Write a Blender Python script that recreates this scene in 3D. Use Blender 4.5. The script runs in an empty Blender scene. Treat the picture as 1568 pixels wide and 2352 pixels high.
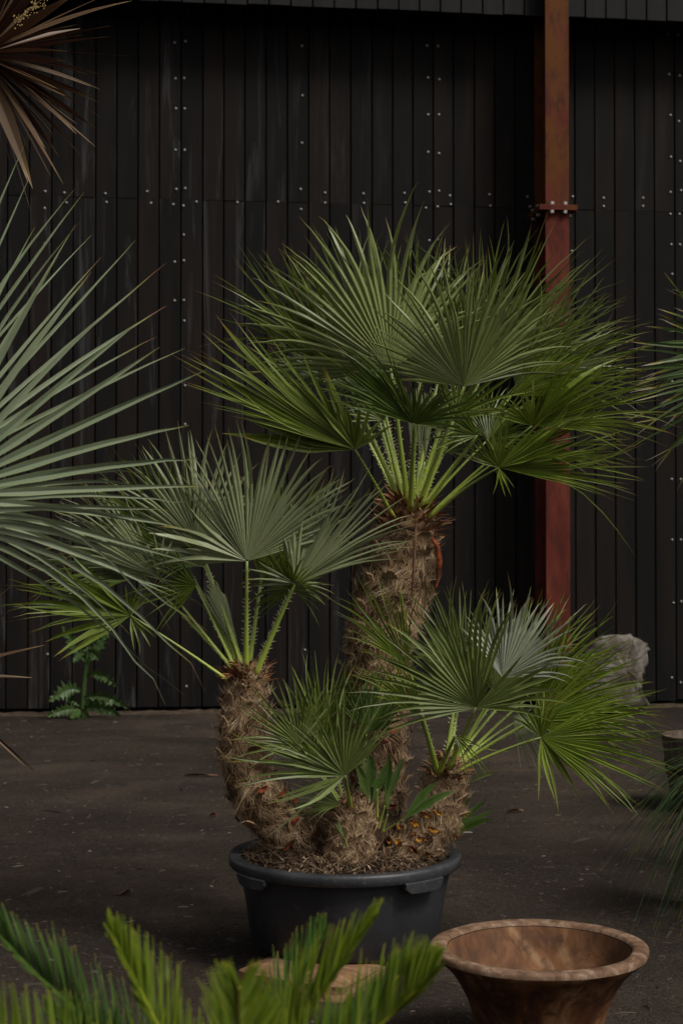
import bpy, math, random
import numpy as np
from mathutils import Vector, Matrix, Quaternion
R = math.radians
rng = random.Random(7)
U = rng.uniform
G = rng.gauss
sc = bpy.context.scene
col = sc.collection

# ------------------------------------------------------------------ camera, sky, sun, exposure
FPX, HX, HY, CAMH = 3580.0, 784.0, 1239.0, 1.49      # focal length in picture units (1568 x 2352), vanishing row, eye height
PITCH = math.atan((HY - 1176.0) / FPX)
cam = bpy.data.cameras.new('camera')
cam.sensor_fit = 'VERTICAL'; cam.sensor_height = 36.0; cam.sensor_width = 24.0
cam.lens = FPX / 2352.0 * 36.0
cam.clip_start = 0.1; cam.clip_end = 600
cam.dof.use_dof = True; cam.dof.focus_distance = 5.6; cam.dof.aperture_fstop = 5.6
camo = bpy.data.objects.new('camera', cam); col.objects.link(camo)
camo.location = (0, 0, CAMH); camo.rotation_euler = (R(90) + PITCH, 0, 0)
sc.camera = camo

SUN_EL, SUN_AZ = R(50), R(130)        # azimuth clockwise from +Y: the light comes from the right and behind the camera
world = bpy.data.worlds.new("World"); sc.world = world; world.use_nodes = True
wn = world.node_tree.nodes; wl = world.node_tree.links
for n in list(wn): wn.remove(n)
wo = wn.new('ShaderNodeOutputWorld'); wb = wn.new('ShaderNodeBackground'); ws = wn.new('ShaderNodeTexSky')
ws.sky_type = 'NISHITA'; ws.sun_disc = False; ws.sun_elevation = SUN_EL; ws.sun_rotation = SUN_AZ
ws.dust_density = 6.0; ws.air_density = 1.0; ws.ozone_density = 1.0
wh = wn.new('ShaderNodeHueSaturation'); wh.inputs['Saturation'].default_value = 0.10   # overcast: nearly colourless
wl.new(ws.outputs[0], wh.inputs['Color']); wl.new(wh.outputs[0], wb.inputs[0]); wl.new(wb.outputs[0], wo.inputs[0])
wb.inputs[1].default_value = 0.05
sun = bpy.data.lights.new('sun', 'SUN'); sun.energy = 1.5; sun.angle = R(16); sun.color = (1.0, 0.95, 0.87)
suno = bpy.data.objects.new('sun', sun); col.objects.link(suno)
sd = Vector((math.sin(SUN_AZ) * math.cos(SUN_EL), math.cos(SUN_AZ) * math.cos(SUN_EL), math.sin(SUN_EL)))
suno.rotation_euler = (-sd).to_track_quat('-Z', 'Y').to_euler(); suno.location = (6, -6, 12)
sc.view_settings.view_transform = 'Standard'; sc.view_settings.look = 'None'
sc.view_settings.gamma = 1.0; sc.view_settings.use_curve_mapping = False
sc.view_settings.exposure = 0.62

# ------------------------------------------------------------------ helpers
def P(x, y, d):
    """World point at depth d (metres along +Y from the camera) seen at picture position x, y."""
    xc, yc, zc = (x - HX) / FPX, (1176.0 - y) / FPX, 1.0
    c, s = math.cos(PITCH), math.sin(PITCH)
    fy = c * zc - s * yc; fz = s * zc + c * yc
    k = d / fy
    return Vector((xc * k, d, CAMH + fz * k))
def px(d): return d / FPX
def tagp(o, label=None, cat=None, group=None, kind=None):
    if label: o['label'] = label
    if cat: o['category'] = cat
    if group: o['group'] = group
    if kind: o['kind'] = kind
    return o
def empty(name, loc, rz=0.0):
    o = bpy.data.objects.new(name, None); col.objects.link(o)
    o.location = loc; o.rotation_euler = (0, 0, rz); o.empty_display_size = 0.1
    return o
class MB:
    """Collects vertices, faces and per-vertex attributes; build() links them as one mesh object."""
    def __init__(s): s.v = []; s.f = []; s.t = []; s.e = []; s.r = []
    def add(s, verts, faces, t=0.0, e=0.0, r=0.0):
        k = len(s.v); s.v.extend([tuple(p) for p in verts]); n = len(verts)
        s.t.extend(t if isinstance(t, (list, tuple)) else [t] * n)
        s.e.extend(e if isinstance(e, (list, tuple)) else [e] * n)
        s.r.extend(r if isinstance(r, (list, tuple)) else [r] * n)
        s.f.extend([tuple(i + k for i in f) for f in faces])
    def mesh(s, name, mat, origin=(0, 0, 0), smooth=False):
        me = bpy.data.meshes.new(name)
        ox, oy, oz = origin
        me.from_pydata([(a - ox, b - oy, c - oz) for a, b, c in s.v], [], s.f)
        for nm, arr in (('t', s.t), ('e', s.e), ('rnd', s.r)):
            at = me.attributes.new(nm, 'FLOAT', 'POINT'); at.data.foreach_set('value', arr)
        me.materials.append(mat)
        if smooth: me.polygons.foreach_set('use_smooth', [True] * len(me.polygons))
        me.update()
        return me
    def build(s, name, mat, parent=None, smooth=False, origin=None):
        """parent: vertices are world points; they are stored relative to the parent's place (things are not rotated)."""
        if parent is not None:
            o0 = parent['_o'] if '_o' in parent else tuple(parent.location)
        else: o0 = origin or (0, 0, 0)
        o = bpy.data.objects.new(name, s.mesh(name, mat, o0, smooth)); col.objects.link(o)
        if parent is not None: o.parent = parent
        else: o.location = o0
        ORG[o.name] = tuple(o0)
        return o
ORG = {}
def sub(mb, name, mat, part, smooth=False):
    """A sub-part under a part whose local frame is shared with its thing."""
    o0 = ORG[part.name]
    o = bpy.data.objects.new(name, mb.mesh(name, mat, o0, smooth)); col.objects.link(o); o.parent = part
    ORG[o.name] = o0
    return o
def box(mb, x0, x1, y0, y1, z0, z1, **k):
    v = [(x, y, z) for x in (x0, x1) for y in (y0, y1) for z in (z0, z1)]
    mb.add(v, [(0, 1, 3, 2), (4, 6, 7, 5), (0, 4, 5, 1), (2, 3, 7, 6), (0, 2, 6, 4), (1, 5, 7, 3)], **k)
def frame_for(d):
    d = d.normalized(); a = Vector((0, 0, 1)) if abs(d.z) < 0.9 else Vector((0, 1, 0))
    x = d.cross(a).normalized(); return x, x.cross(d).normalized()
def tube(mb, pts, rad, n=8, flat=1.0, cap=True, rnd=0.0, bump=0.0):
    vs = []; ts = []; N = len(pts)
    xp = None
    for i, p in enumerate(pts):
        d = (pts[min(i + 1, N - 1)] - pts[max(i - 1, 0)])
        x, y = frame_for(d)
        if xp is not None:
            x = (xp - d.normalized() * xp.dot(d.normalized())).normalized(); y = x.cross(d.normalized())
        xp = x
        for k in range(n):
            a = 2 * math.pi * k / n; r = rad[i] * (1 + (U(-bump, bump) if bump else 0))
            vs.append(p + x * (r * math.cos(a)) + y * (r * flat * math.sin(a))); ts.append(i / (N - 1))
    fs = [(i * n + k, i * n + (k + 1) % n, (i + 1) * n + (k + 1) % n, (i + 1) * n + k) for i in range(N - 1) for k in range(n)]
    if cap: fs += [tuple(range(n))[::-1], tuple((N - 1) * n + k for k in range(n))]
    mb.add(vs, fs, t=ts, r=rnd)
def lathe(mb, prof, c, n=48, rfun=None, r=0.0):
    vs = []
    for rr, z in prof:
        for k in range(n):
            a = 2 * math.pi * k / n; q = rr * (rfun(a, z) if rfun else 1)
            vs.append((c[0] + q * math.cos(a), c[1] + q * math.sin(a), c[2] + z))
    m = len(prof)
    fs = [(i * n + k, i * n + (k + 1) % n, (i + 1) * n + (k + 1) % n, (i + 1) * n + k) for i in range(m - 1) for k in range(n)]
    ts = [i / (m - 1) for i in range(m) for k in range(n)]
    mb.add(vs, fs, t=ts, r=r)
def bez(a, b, c, n):
    return [a * ((1 - t) ** 2) + b * (2 * t * (1 - t)) + c * (t * t) for t in [i / (n - 1) for i in range(n)]]
def spline(pts, n):
    """Catmull-Rom through tuples of Vectors (or floats)."""
    out = []; m = len(pts)
    for i in range(n):
        u = i / (n - 1) * (m - 1); k = min(int(u), m - 2); f = u - k
        p0, p1, p2, p3 = pts[max(k - 1, 0)], pts[k], pts[k + 1], pts[min(k + 2, m - 1)]
        out.append((p1 * 2 + (p2 - p0) * f + (p0 * 2 - p1 * 5 + p2 * 4 - p3) * (f * f) + (p1 * 3 - p0 - p2 * 3 + p3) * (f ** 3)) * 0.5)
    return out

# ------------------------------------------------------------------ materials
class NT:
    def __init__(s, name):
        s.m = bpy.data.materials.new(name); s.m.use_nodes = True
        s.n = s.m.node_tree.nodes; s.l = s.m.node_tree.links
        s.b = s.n['Principled BSDF']; s.out = s.n['Material Output']
    def new(s, t, **kw):
        n = s.n.new(t)
        for k, v in kw.items(): setattr(n, k, v)
        return n
    def link(s, a, b): s.l.new(a, b)
    def attr(s, nm): return s.new('ShaderNodeAttribute', attribute_name=nm).outputs['Fac']
    def mix(s, fac, a, b, mode='MIX'):
        n = s.new('ShaderNodeMix', data_type='RGBA', blend_type=mode)
        for inp, v in ((n.inputs[0], fac), (n.inputs[6], a), (n.inputs[7], b)):
            if hasattr(v, 'is_linked') or hasattr(v, 'links'): s.link(v, inp)
            elif isinstance(v, (int, float)): inp.default_value = v
            else: inp.default_value = (*v, 1)
        return n.outputs[2]
    def math(s, op, a, b=None, clamp=False):
        n = s.new('ShaderNodeMath', operation=op, use_clamp=clamp)
        for inp, v in ((n.inputs[0], a), (n.inputs[1], b)):
            if v is None: continue
            if isinstance(v, (int, float)): inp.default_value = v
            else: s.link(v, inp)
        return n.outputs[0]
    def ramp(s, fac, stops):
        n = s.new('ShaderNodeValToRGB'); s.link(fac, n.inputs[0]); cr = n.color_ramp
        while len(cr.elements) < len(stops): cr.elements.new(0.5)
        for e, (p, c) in zip(cr.elements, stops):
            e.position = p; e.color = (*c, 1) if not isinstance(c, (int, float)) else (c, c, c, 1)
        return n.outputs[0]
    def noise(s, scale, vec=None, detail=4, rough=0.55, dist=0.0):
        n = s.new('ShaderNodeTexNoise'); n.inputs['Scale'].default_value = scale; n.inputs['Detail'].default_value = detail
        n.inputs['Roughness'].default_value = rough; n.inputs['Distortion'].default_value = dist
        if vec is not None: s.link(vec, n.inputs['Vector'])
        return n.outputs[0]
    def coords(s, scale=(1, 1, 1), rand=False, which='Object'):
        tc = s.new('ShaderNodeTexCoord'); mp = s.new('ShaderNodeMapping'); mp.inputs['Scale'].default_value = scale
        v = tc.outputs[which]
        if rand:
            oi = s.new('ShaderNodeObjectInfo'); va = s.new('ShaderNodeVectorMath', operation='ADD')
            cm = s.new('ShaderNodeCombineXYZ')
            k = s.math('MULTIPLY', oi.outputs['Random'], 57.0)
            s.link(k, cm.inputs[0]); s.link(k, cm.inputs[1]); s.link(k, cm.inputs[2])
            s.link(v, va.inputs[0]); s.link(cm.outputs[0], va.inputs[1]); v = va.outputs[0]
        s.link(v, mp.inputs[0]); return mp.outputs[0]
    def bump(s, h, strength=0.3, dist=0.01):
        n = s.new('ShaderNodeBump'); n.inputs['Strength'].default_value = strength; n.inputs['Distance'].default_value = dist
        s.link(h, n.inputs['Height']); s.link(n.outputs[0], s.b.inputs['Normal'])
    def color(s, c):
        if isinstance(c, tuple): s.b.inputs['Base Color'].default_value = (*c, 1)
        else: s.link(c, s.b.inputs['Base Color'])
    def set(s, rough=0.6, spec=0.4, metal=0.0):
        s.b.inputs['Roughness'].default_value = rough; s.b.inputs['Specular IOR Level'].default_value = spec
        s.b.inputs['Metallic'].default_value = metal
        return s

def leaf_mat(name, g1, g2, under, tip1=(0.24, 0.20, 0.03), tip2=(0.20, 0.12, 0.06), tipat=0.95, transl=0.18, rough=0.42, edge=(0.2, 0.24, 0.12), edgef=0.35, spec=0.35, scurf_sheen=0.35):
    m = NT(name).set(rough, spec)
    t, e, r = m.attr('t'), m.attr('e'), m.attr('rnd')
    v = m.coords()
    nz = m.noise(9, v, 3)
    c = m.mix(m.math('ADD', m.math('MULTIPLY', r, 0.7), m.math('MULTIPLY', nz, 0.3)), g1, g2)
    # whitish scurf flecks
    fl = m.noise(420, v, 2, 0.7)
    sp = m.ramp(fl, [(0.50, 0.0), (0.72, 1.0)])
    c = m.mix(m.math('MULTIPLY', sp, scurf_sheen), c, under)
    c = m.mix(m.ramp(r, [(0.72, 0.0), (0.9, 0.75 * scurf_sheen + 0.1)]), c, tuple(min(.5, k * 1.5) for k in under))  # silver highlights painted into the colour of some blades, picked at random
    bf = m.new('ShaderNodeNewGeometry').outputs['Backfacing']
    uc = m.mix(m.math('MULTIPLY', sp, 0.5), under, tuple(min(1, k * 1.45) for k in under))
    uc = m.mix(r, uc, tuple(k * 0.72 for k in under))
    c = m.mix(bf, c, uc)
    c = m.mix(m.math('MULTIPLY', m.math('POWER', e, 5.0), edgef), c, edge)
    # yellowing, then brown dry tips; each blade starts at its own point
    tt = m.math('ADD', t, m.math('MULTIPLY', m.math('SUBTRACT', r, 0.5), 0.12))
    c = m.mix(m.ramp(tt, [(tipat - 0.08, 0.0), (tipat + 0.02, 1.0)]), c, tip1)
    c = m.mix(m.ramp(tt, [(tipat + 0.02, 0.0), (tipat + 0.06, 1.0)]), c, tip2)
    m.color(c)
    m.bump(m.noise(160, v, 2), 0.15, 0.002)
    tr = m.new('ShaderNodeBsdfTranslucent'); m.link(c, tr.inputs[0])
    mx = m.new('ShaderNodeMixShader'); mx.inputs[0].default_value = transl
    m.link(m.b.outputs[0], mx.inputs[1]); m.link(tr.outputs[0], mx.inputs[2]); m.link(mx.outputs[0], m.out.inputs[0])
    return m.m

M = {}
M['leaf_green'] = leaf_mat('leaf_green', (0.055, 0.092, 0.006), (0.150, 0.200, 0.016), (0.22, 0.26, 0.08), scurf_sheen=.4, transl=0.28, spec=0.38, rough=.4)
M['leaf_grey'] = leaf_mat('leaf_grey', (0.068, 0.098, 0.014), (0.155, 0.19, 0.042), (0.24, 0.27, 0.13), scurf_sheen=0.5, transl=0.25, spec=0.38, rough=.4)
M['leaf_silver'] = leaf_mat('leaf_silver', (0.07, 0.10, 0.03), (0.13, 0.15, 0.06), (0.25, 0.27, 0.19), scurf_sheen=0.8, transl=0.12)
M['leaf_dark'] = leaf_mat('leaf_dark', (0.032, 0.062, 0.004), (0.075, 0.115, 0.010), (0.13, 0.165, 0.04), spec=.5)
M['leaf_bright'] = leaf_mat('leaf_bright', (0.09, 0.145, 0.008), (0.20, 0.25, 0.018), (0.26, 0.28, 0.11), transl=0.25, scurf_sheen=0.2)
M['leaf_young'] = leaf_mat('leaf_young', (0.038, 0.085, 0.008), (0.075, 0.135, 0.016), (0.10, 0.15, 0.05), edgef=0.6, tipat=1.1)
M['leaf_blue'] = leaf_mat('leaf_blue', (0.165, 0.205, 0.120), (0.26, 0.30, 0.19), (0.23, 0.26, 0.18), tip1=(0.25, 0.24, 0.06), tip2=(0.30, 0.15, 0.08), tipat=0.95, rough=0.5, edge=(0.24, 0.28, 0.08), edgef=0.6, scurf_sheen=0.15, transl=0.12)
M['leaf_right'] = leaf_mat('leaf_right', (0.035, 0.07, 0.012), (0.07, 0.11, 0.022), (0.07, 0.10, 0.03), tip1=(0.26, 0.21, 0.03), tip2=(0.32, 0.27, 0.20), tipat=0.87, edgef=0.3)
M['leaf_red'] = leaf_mat('leaf_red', (0.028, 0.008, 0.007), (0.068, 0.027, 0.014), (0.11, 0.062, 0.029), tip1=(0.14, 0.09, 0.03), tip2=(0.2, 0.13, 0.06), tipat=0.9, edge=(0.12, 0.07, 0.03), scurf_sheen=0.1, transl=0.15)
M['leaf_grass'] = leaf_mat('leaf_grass', (0.02, 0.05, 0.012), (0.04, 0.085, 0.02), (0.03, 0.06, 0.016), tipat=0.98)
M['leaf_cycad'] = leaf_mat('leaf_cycad', (0.070, 0.125, 0.005), (0.17, 0.215, 0.007), (0.10, 0.15, 0.012), tip1=(0.3, 0.28, 0.03), tip2=(0.3, 0.2, 0.03), tipat=0.99, transl=0.3, scurf_sheen=0.03, rough=0.35)
M['leaf_cycad_deep'] = leaf_mat('leaf_cycad_deep', (0.026, 0.07, 0.008), (0.06, 0.115, 0.014), (0.07, 0.12, 0.04), tipat=1.0, transl=0.2, scurf_sheen=0.05, rough=0.3)
M['leaf_thistle'] = leaf_mat('leaf_thistle', (0.030, 0.062, 0.014), (0.055, 0.095, 0.024), (0.04, 0.07, 0.02), tipat=1.2, scurf_sheen=0.1)
m = NT('petiole_green').set(0.4, 0.4)
t = m.attr('t'); c = m.ramp(t, [(0.0, (0.42, 0.45, 0.06)), (0.15, (0.30, 0.38, 0.035)), (0.6, (0.19, 0.26, 0.03)), (1.0, (0.14, 0.20, 0.03))])
nz = m.ramp(m.noise(60, m.coords(), 4), [(0.4, 0.0), (0.75, 0.45)])
c = m.mix(nz, c, (0.27, 0.27, 0.16)); c = m.mix(m.attr('e'), c, (0.42, 0.40, 0.24)); m.color(c); M['petiole'] = m.m
m = NT('fibre').set(0.9, 0.1)
m.color(m.ramp(m.attr('rnd'), [(0.0, (0.06, 0.034, 0.019)), (0.25, (0.21, 0.128, 0.066)), (0.65, (0.42, 0.285, 0.165)), (1.0, (0.56, 0.43, 0.28))])); M['fibre'] = m.m
m = NT('mulch_strand').set(0.9, 0.1)
m.color(m.ramp(m.attr('rnd'), [(0.0, (0.03, 0.02, 0.014)), (0.4, (0.11, 0.068, 0.042)), (0.8, (0.23, 0.155, 0.095)), (1.0, (0.42, 0.31, 0.2))])); M['mulch'] = m.m
m = NT('bract_brown').set(0.7, 0.2)
m.color(m.ramp(m.attr('rnd'), [(0.0, (0.07, 0.018, 0.008)), (0.5, (0.22, 0.085, 0.035)), (1.0, (0.42, 0.24, 0.12))])); M['bract'] = m.m
m = NT('stem_core').set(0.95, 0.1); v = m.coords()
m.color(m.ramp(m.noise(45, v, 5, 0.7), [(0.3, (0.02, 0.011, 0.007)), (0.55, (0.075, 0.045, 0.028)), (0.75, (0.16, 0.105, 0.065))]))
m.bump(m.noise(70, v, 5), 0.9, 0.02); M['stem'] = m.m
m = NT('leaf_base_husk').set(0.85, 0.15); v = m.coords(rand=True)
c = m.ramp(m.noise(30, v, 4), [(0.3, (0.15, 0.085, 0.044)), (0.7, (0.38, 0.255, 0.15))])
c = m.mix(m.ramp(m.attr('t'), [(0.6, 0.0), (1.0, 0.7)]), c, (0.30, 0.21, 0.13)); m.color(c); m.bump(m.noise(120, v), 0.4, 0.003); M['husk'] = m.m
m = NT('cut_orange').set(0.7, 0.2); m.color(m.ramp(m.noise(60, m.coords(rand=True), 3), [(0.42, (0.04, 0.010, 0.005)), (0.52, (0.20, 0.04, 0.008)), (0.62, (0.46, 0.23, 0.012))])); M['cut'] = m.m
m = NT('cut_red').set(0.7, 0.2); m.color(m.ramp(m.noise(35, m.coords(rand=True), 3), [(0.38, (0.03, 0.008, 0.006)), (0.62, (0.26, 0.05, 0.014))])); M['cut_red'] = m.m
m = NT('dry_sheath').set(0.75, 0.2); m.color(m.ramp(m.noise(38, m.coords(), 3), [(0.40, (0.05, 0.016, 0.008)), (0.54, (0.20, 0.04, 0.010)), (0.70, (0.32, 0.10, 0.03))])); M['sheath'] = m.m
m = NT('dry_brown').set(0.85, 0.2); m.color(m.ramp(m.noise(25, m.coords(), 3), [(0.3, (0.04, 0.02, 0.012)), (0.7, (0.17, 0.09, 0.05))])); M['drybrown'] = m.m
m = NT('bark').set(0.95, 0.1); v = m.coords(); m.color(m.ramp(m.noise(20, v, 5), [(0.3, (0.03, 0.02, 0.014)), (0.7, (0.12, 0.085, 0.06))])); m.bump(m.noise(30, v, 5), 0.8, 0.02); M['bark'] = m.m

# black stained boards: per-board tone, vertical grain, worn grey streaks
m = NT('black_board').set(0.78, 0.15)
v = m.coords((9, 9, 0.55), rand=True); v2 = m.coords((3.2, 3.2, 0.42), rand=True); v3 = m.coords((60, 60, 1.2), rand=True)
oi = m.new('ShaderNodeObjectInfo')
c = m.ramp(oi.outputs['Random'], [(0.0, (0.0036, 0.0035, 0.0035)), (0.35, (0.0050, 0.0047, 0.0045)), (0.7, (0.0066, 0.0054, 0.0046)), (1.0, (0.0042, 0.0042, 0.0042))])
c = m.mix(m.ramp(m.noise(1.0, v2, 3), [(0.42, 0.0), (0.62, 0.9)]), c, (0.0128, 0.0080, 0.0056))
c = m.mix(m.ramp(m.noise(1.0, v3, 3), [(0.40, 0.0), (0.80, 0.55)]), c, (0.0035, 0.0035, 0.0035))
# worn, chalky streaks are stronger on the boards at the left end of the wall
wg = m.coords((1, 1, 1), which='Generated')
tcw = m.new('ShaderNodeTexCoord'); geo = m.new('ShaderNodeNewGeometry'); sx = m.new('ShaderNodeSeparateXYZ'); m.link(geo.outputs['Position'], sx.inputs[0])
left = m.math('MULTIPLY', m.math('ADD', sx.outputs[0], -1.2), -0.34, True)
left = m.math('MAXIMUM', left, 0.2)
st = m.ramp(m.noise(0.9, v, 6, 0.68, 1.1), [(0.55, 0.0), (0.60, 0.35), (0.66, 1.0)])
c = m.mix(m.math('MULTIPLY', st, left), c, (0.036, 0.0345, 0.0345))
m.color(c); m.bump(m.noise(1.0, v3, 4), 0.25, 0.004); M['board'] = m.m
m = NT('weathered_board').set(0.75, 0.25); v = m.coords((14, 14, 2.5), rand=True)
m.color(m.ramp(m.noise(0.8, v, 4), [(0.35, (0.0032, 0.0031, 0.0030)), (0.7, (0.0095, 0.0088, 0.0083))])); M['board2'] = m.m
m = NT('backing').set(0.9, 0.1); m.color((0.004, 0.004, 0.004)); M['backing'] = m.m
m = NT('zinc_screw').set(0.45, 0.5, 0.6); m.color((0.22, 0.215, 0.205)); M['screw'] = m.m
m = NT('zinc_bolt').set(0.5, 0.5, 0.4); m.color((0.42, 0.38, 0.33)); M['bolt'] = m.m
m = NT('red_oxide_steel').set(0.75, 0.15)
v = m.coords((1, 1, 0.35)); z = m.new('ShaderNodeSeparateXYZ'); m.link(m.coords(), z.inputs[0])
c = m.ramp(m.noise(5, v, 5), [(0.34, (0.050, 0.010, 0.007)), (0.5, (0.098, 0.018, 0.011)), (0.66, (0.13, 0.030, 0.017))])
rust = m.ramp(m.noise(3.2, m.coords((1, 1, 0.6)), 5, 0.6), [(0.36, 0.0), (0.52, 1.0)])
upper = m.ramp(m.math('MULTIPLY', z.outputs[2], 0.1), [(0.428, 0.03), (0.434, 0.9)])
c = m.mix(m.math('MULTIPLY', rust, upper), c, (0.105, 0.038, 0.006))
c = m.mix(m.ramp(m.noise(22, v, 4), [(0.50, 0.0), (0.68, 0.75)]), c, (0.045, 0.013, 0.010))
m.color(c); m.bump(m.noise(40, v, 4), 0.2, 0.003); M['steel'] = m.m
m = NT('pot_plastic').set(0.42, 0.35); v = m.coords()
c = m.ramp(m.noise(6, v, 5), [(0.35, (0.013, 0.0145, 0.0185)), (0.7, (0.022, 0.0235, 0.029))])
c = m.mix(m.ramp(m.noise(55, v, 4, 0.7), [(0.57, 0.0), (0.74, 0.6)]), c, (0.085, 0.085, 0.085))
c = m.mix(m.ramp(m.noise(1.6, m.coords((1, 1, 0.4)), 4), [(0.46, 0.0), (0.70, 0.5)]), c, (0.05, 0.047, 0.044))
m.color(c); m.link(m.ramp(m.noise(9, v, 3), [(0.3, 0.34), (0.7, 0.55)]), m.b.inputs['Roughness']); m.bump(m.noise(90, v, 3), 0.08, 0.003); M['pot'] = m.m
m = NT('pot_rim_highlit').set(0.45, 0.35); v = m.coords()  # same tub plastic, paler: rim highlight painted into the base colour, plus scuff flecks
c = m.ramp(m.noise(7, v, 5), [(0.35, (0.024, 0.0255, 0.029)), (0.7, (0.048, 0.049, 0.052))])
c = m.mix(m.ramp(m.noise(70, v, 4, 0.7), [(0.55, 0.0), (0.72, 0.6)]), c, (0.12, 0.115, 0.11)); m.color(c); m.bump(m.noise(60, v, 3), 0.1, 0.003); M['potrim_highlit'] = m.m
m = NT('turned_wood').set(0.75, 0.18); v = m.coords((6, 6, 4.5)); v2 = m.coords((26, 26, 16))
c = m.ramp(m.noise(1.0, v, 5, 0.6, 1.2), [(0.34, (0.026, 0.009, 0.004)), (0.48, (0.095, 0.036, 0.013)), (0.58, (0.165, 0.072, 0.028)), (0.70, (0.26, 0.15, 0.078))])
c = m.mix(m.ramp(m.noise(1.0, v2, 4, 0.6, 0.8), [(0.47, 0.0), (0.68, 0.8)]), c, (0.032, 0.014, 0.008))
c = m.mix(m.attr('t'), c, (0.36, 0.225, 0.14), 'MIX')
m.color(c); m.bump(m.noise(1.3, v2, 6, 0.7), 0.5, 0.006); M['wood'] = m.m
m = NT('rim_wood').set(0.7, 0.25); v = m.coords((9, 9, 9)); v2 = m.coords((34, 34, 34))
c = m.ramp(m.noise(1.6, v, 6, 0.7, 0.8), [(0.32, (0.07, 0.034, 0.018)), (0.5, (0.17, 0.098, 0.058)), (0.68, (0.33, 0.235, 0.165))])
c = m.mix(m.ramp(m.noise(1.0, v2, 4, 0.6, 0.8), [(0.5, 0.0), (0.7, 0.7)]), c, (0.06, 0.03, 0.018))
m.color(c); m.bump(m.noise(2.0, v2, 6), 0.35, 0.003); M['rimwood'] = m.m
m = NT('sawn_wood').set(0.75, 0.2); v = m.coords((3, 22, 22))
m.color(m.ramp(m.noise(1.2, v, 5, 0.6, 0.7), [(0.3, (0.12, 0.055, 0.028)), (0.55, (0.24, 0.13, 0.075)), (0.75, (0.36, 0.22, 0.13))])); m.bump(m.noise(1.4, v, 4), 0.4, 0.008); M['sawn'] = m.m
m = NT('grey_stave').set(0.8, 0.2); v = m.coords((20, 20, 3), rand=True)
c = m.ramp(m.noise(1.0, v, 4), [(0.35, (0.05, 0.034, 0.025)), (0.7, (0.17, 0.125, 0.092))]); m.color(c); M['stave'] = m.m
m = NT('rusty_hoop').set(0.7, 0.3); m.color((0.028, 0.012, 0.009)); M['hoop'] = m.m
m = NT('stone').set(0.9, 0.15); v = m.coords()
c = m.ramp(m.noise(5, v, 6, 0.65), [(0.38, (0.045, 0.036, 0.028)), (0.5, (0.11, 0.092, 0.075)), (0.62, (0.23, 0.205, 0.175))]); m.color(c); m.bump(m.noise(11, v, 4), 0.35, 0.012); M['stone'] = m.m
# dark compacted yard: asphalt worn to dirt, fine aggregate, damp and dusty patches
m = NT('yard').set(0.95, 0.04); v = m.coords()
c = m.ramp(m.noise(0.55, v, 5, 0.6), [(0.32, (0.027, 0.0208, 0.0162)), (0.5, (0.051, 0.0385, 0.0292)), (0.66, (0.076, 0.057, 0.043))])
c = m.mix(m.ramp(m.noise(1.3, m.coords((0.9, 1.25, 1)), 8, 0.68, 0.4), [(0.42, 0.0), (0.60, 0.65)]), c, (0.024, 0.0198, 0.0172))
vo = m.new('ShaderNodeTexVoronoi'); vo.inputs['Scale'].default_value = 110; m.link(v, vo.inputs['Vector'])
ag = m.ramp(vo.outputs['Color'], [(0.0, 0.6), (0.5, 0.95), (0.9, 1.15), (0.98, 2.0)])
c = m.mix(1.0, c, ag, 'MULTIPLY')
c = m.mix(m.ramp(m.noise(38, v, 5, 0.75), [(0.54, 0.0), (0.70, 0.75)]), c, (0.072, 0.058, 0.047))
c = m.mix(m.ramp(m.noise(24, v, 6, 0.8), [(0.56, 0.0), (0.70, 0.7)]), c, (0.014, 0.0118, 0.0102))
# dusty sand that has gathered at the foot of the wall
c = m.mix(m.ramp(m.noise(320, v, 2), [(0.4, 0.0), (0.8, 0.4)]), c, (0.012, 0.011, 0.010))
m.color(c); hh = m.math('ADD', m.math('MULTIPLY', m.noise(70, v, 5, 0.7), 1.0), m.math('MULTIPLY', vo.outputs['Distance'], -0.6)); m.bump(hh, 0.7, 0.01); M['yard'] = m.m
m = NT('sand').set(0.9, 0.1); v = m.coords(); m.color(m.ramp(m.noise(14, v, 5), [(0.3, (0.03, 0.022, 0.016)), (0.7, (0.085, 0.060, 0.042))])); m.bump(m.noise(60, v), 0.5, 0.01); M['sand'] = m.m
m = NT('chip').set(0.85, 0.2); m.color(m.ramp(m.attr('rnd'), [(0.0, (0.012, 0.010, 0.009)), (0.55, (0.045, 0.036, 0.03)), (0.86, (0.085, 0.066, 0.05)), (1.0, (0.21, 0.18, 0.15))])); M['chip'] = m.m
m = NT('soil').set(0.95, 0.1); v = m.coords(); m.color(m.ramp(m.noise(40, v, 5), [(0.3, (0.010, 0.007, 0.005)), (0.7, (0.05, 0.034, 0.024))])); m.bump(m.noise(50, v, 5), 1.0, 0.02); M['soil'] = m.m
m = NT('rachis').set(0.4, 0.4); m.color(m.ramp(m.attr('t'), [(0.0, (0.20, 0.20, 0.012)), (0.8, (0.30, 0.30, 0.015)), (1.0, (0.42, 0.30, 0.06))])); M['rachis'] = m.m
m = NT('seed_gold').set(0.5, 0.4); m.color((0.42, 0.30, 0.10)); M['seed'] = m.m

# ------------------------------------------------------------------ ground and barn wall
mb = MB(); mb.add([(-150, -60, 0), (150, -60, 0), (150, 200, 0), (-150, 200, 0)], [(0, 1, 2, 3)])
tagp(mb.build('ground', M['yard']), kind='structure', label='dark compacted asphalt yard dusted with grit')

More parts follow.
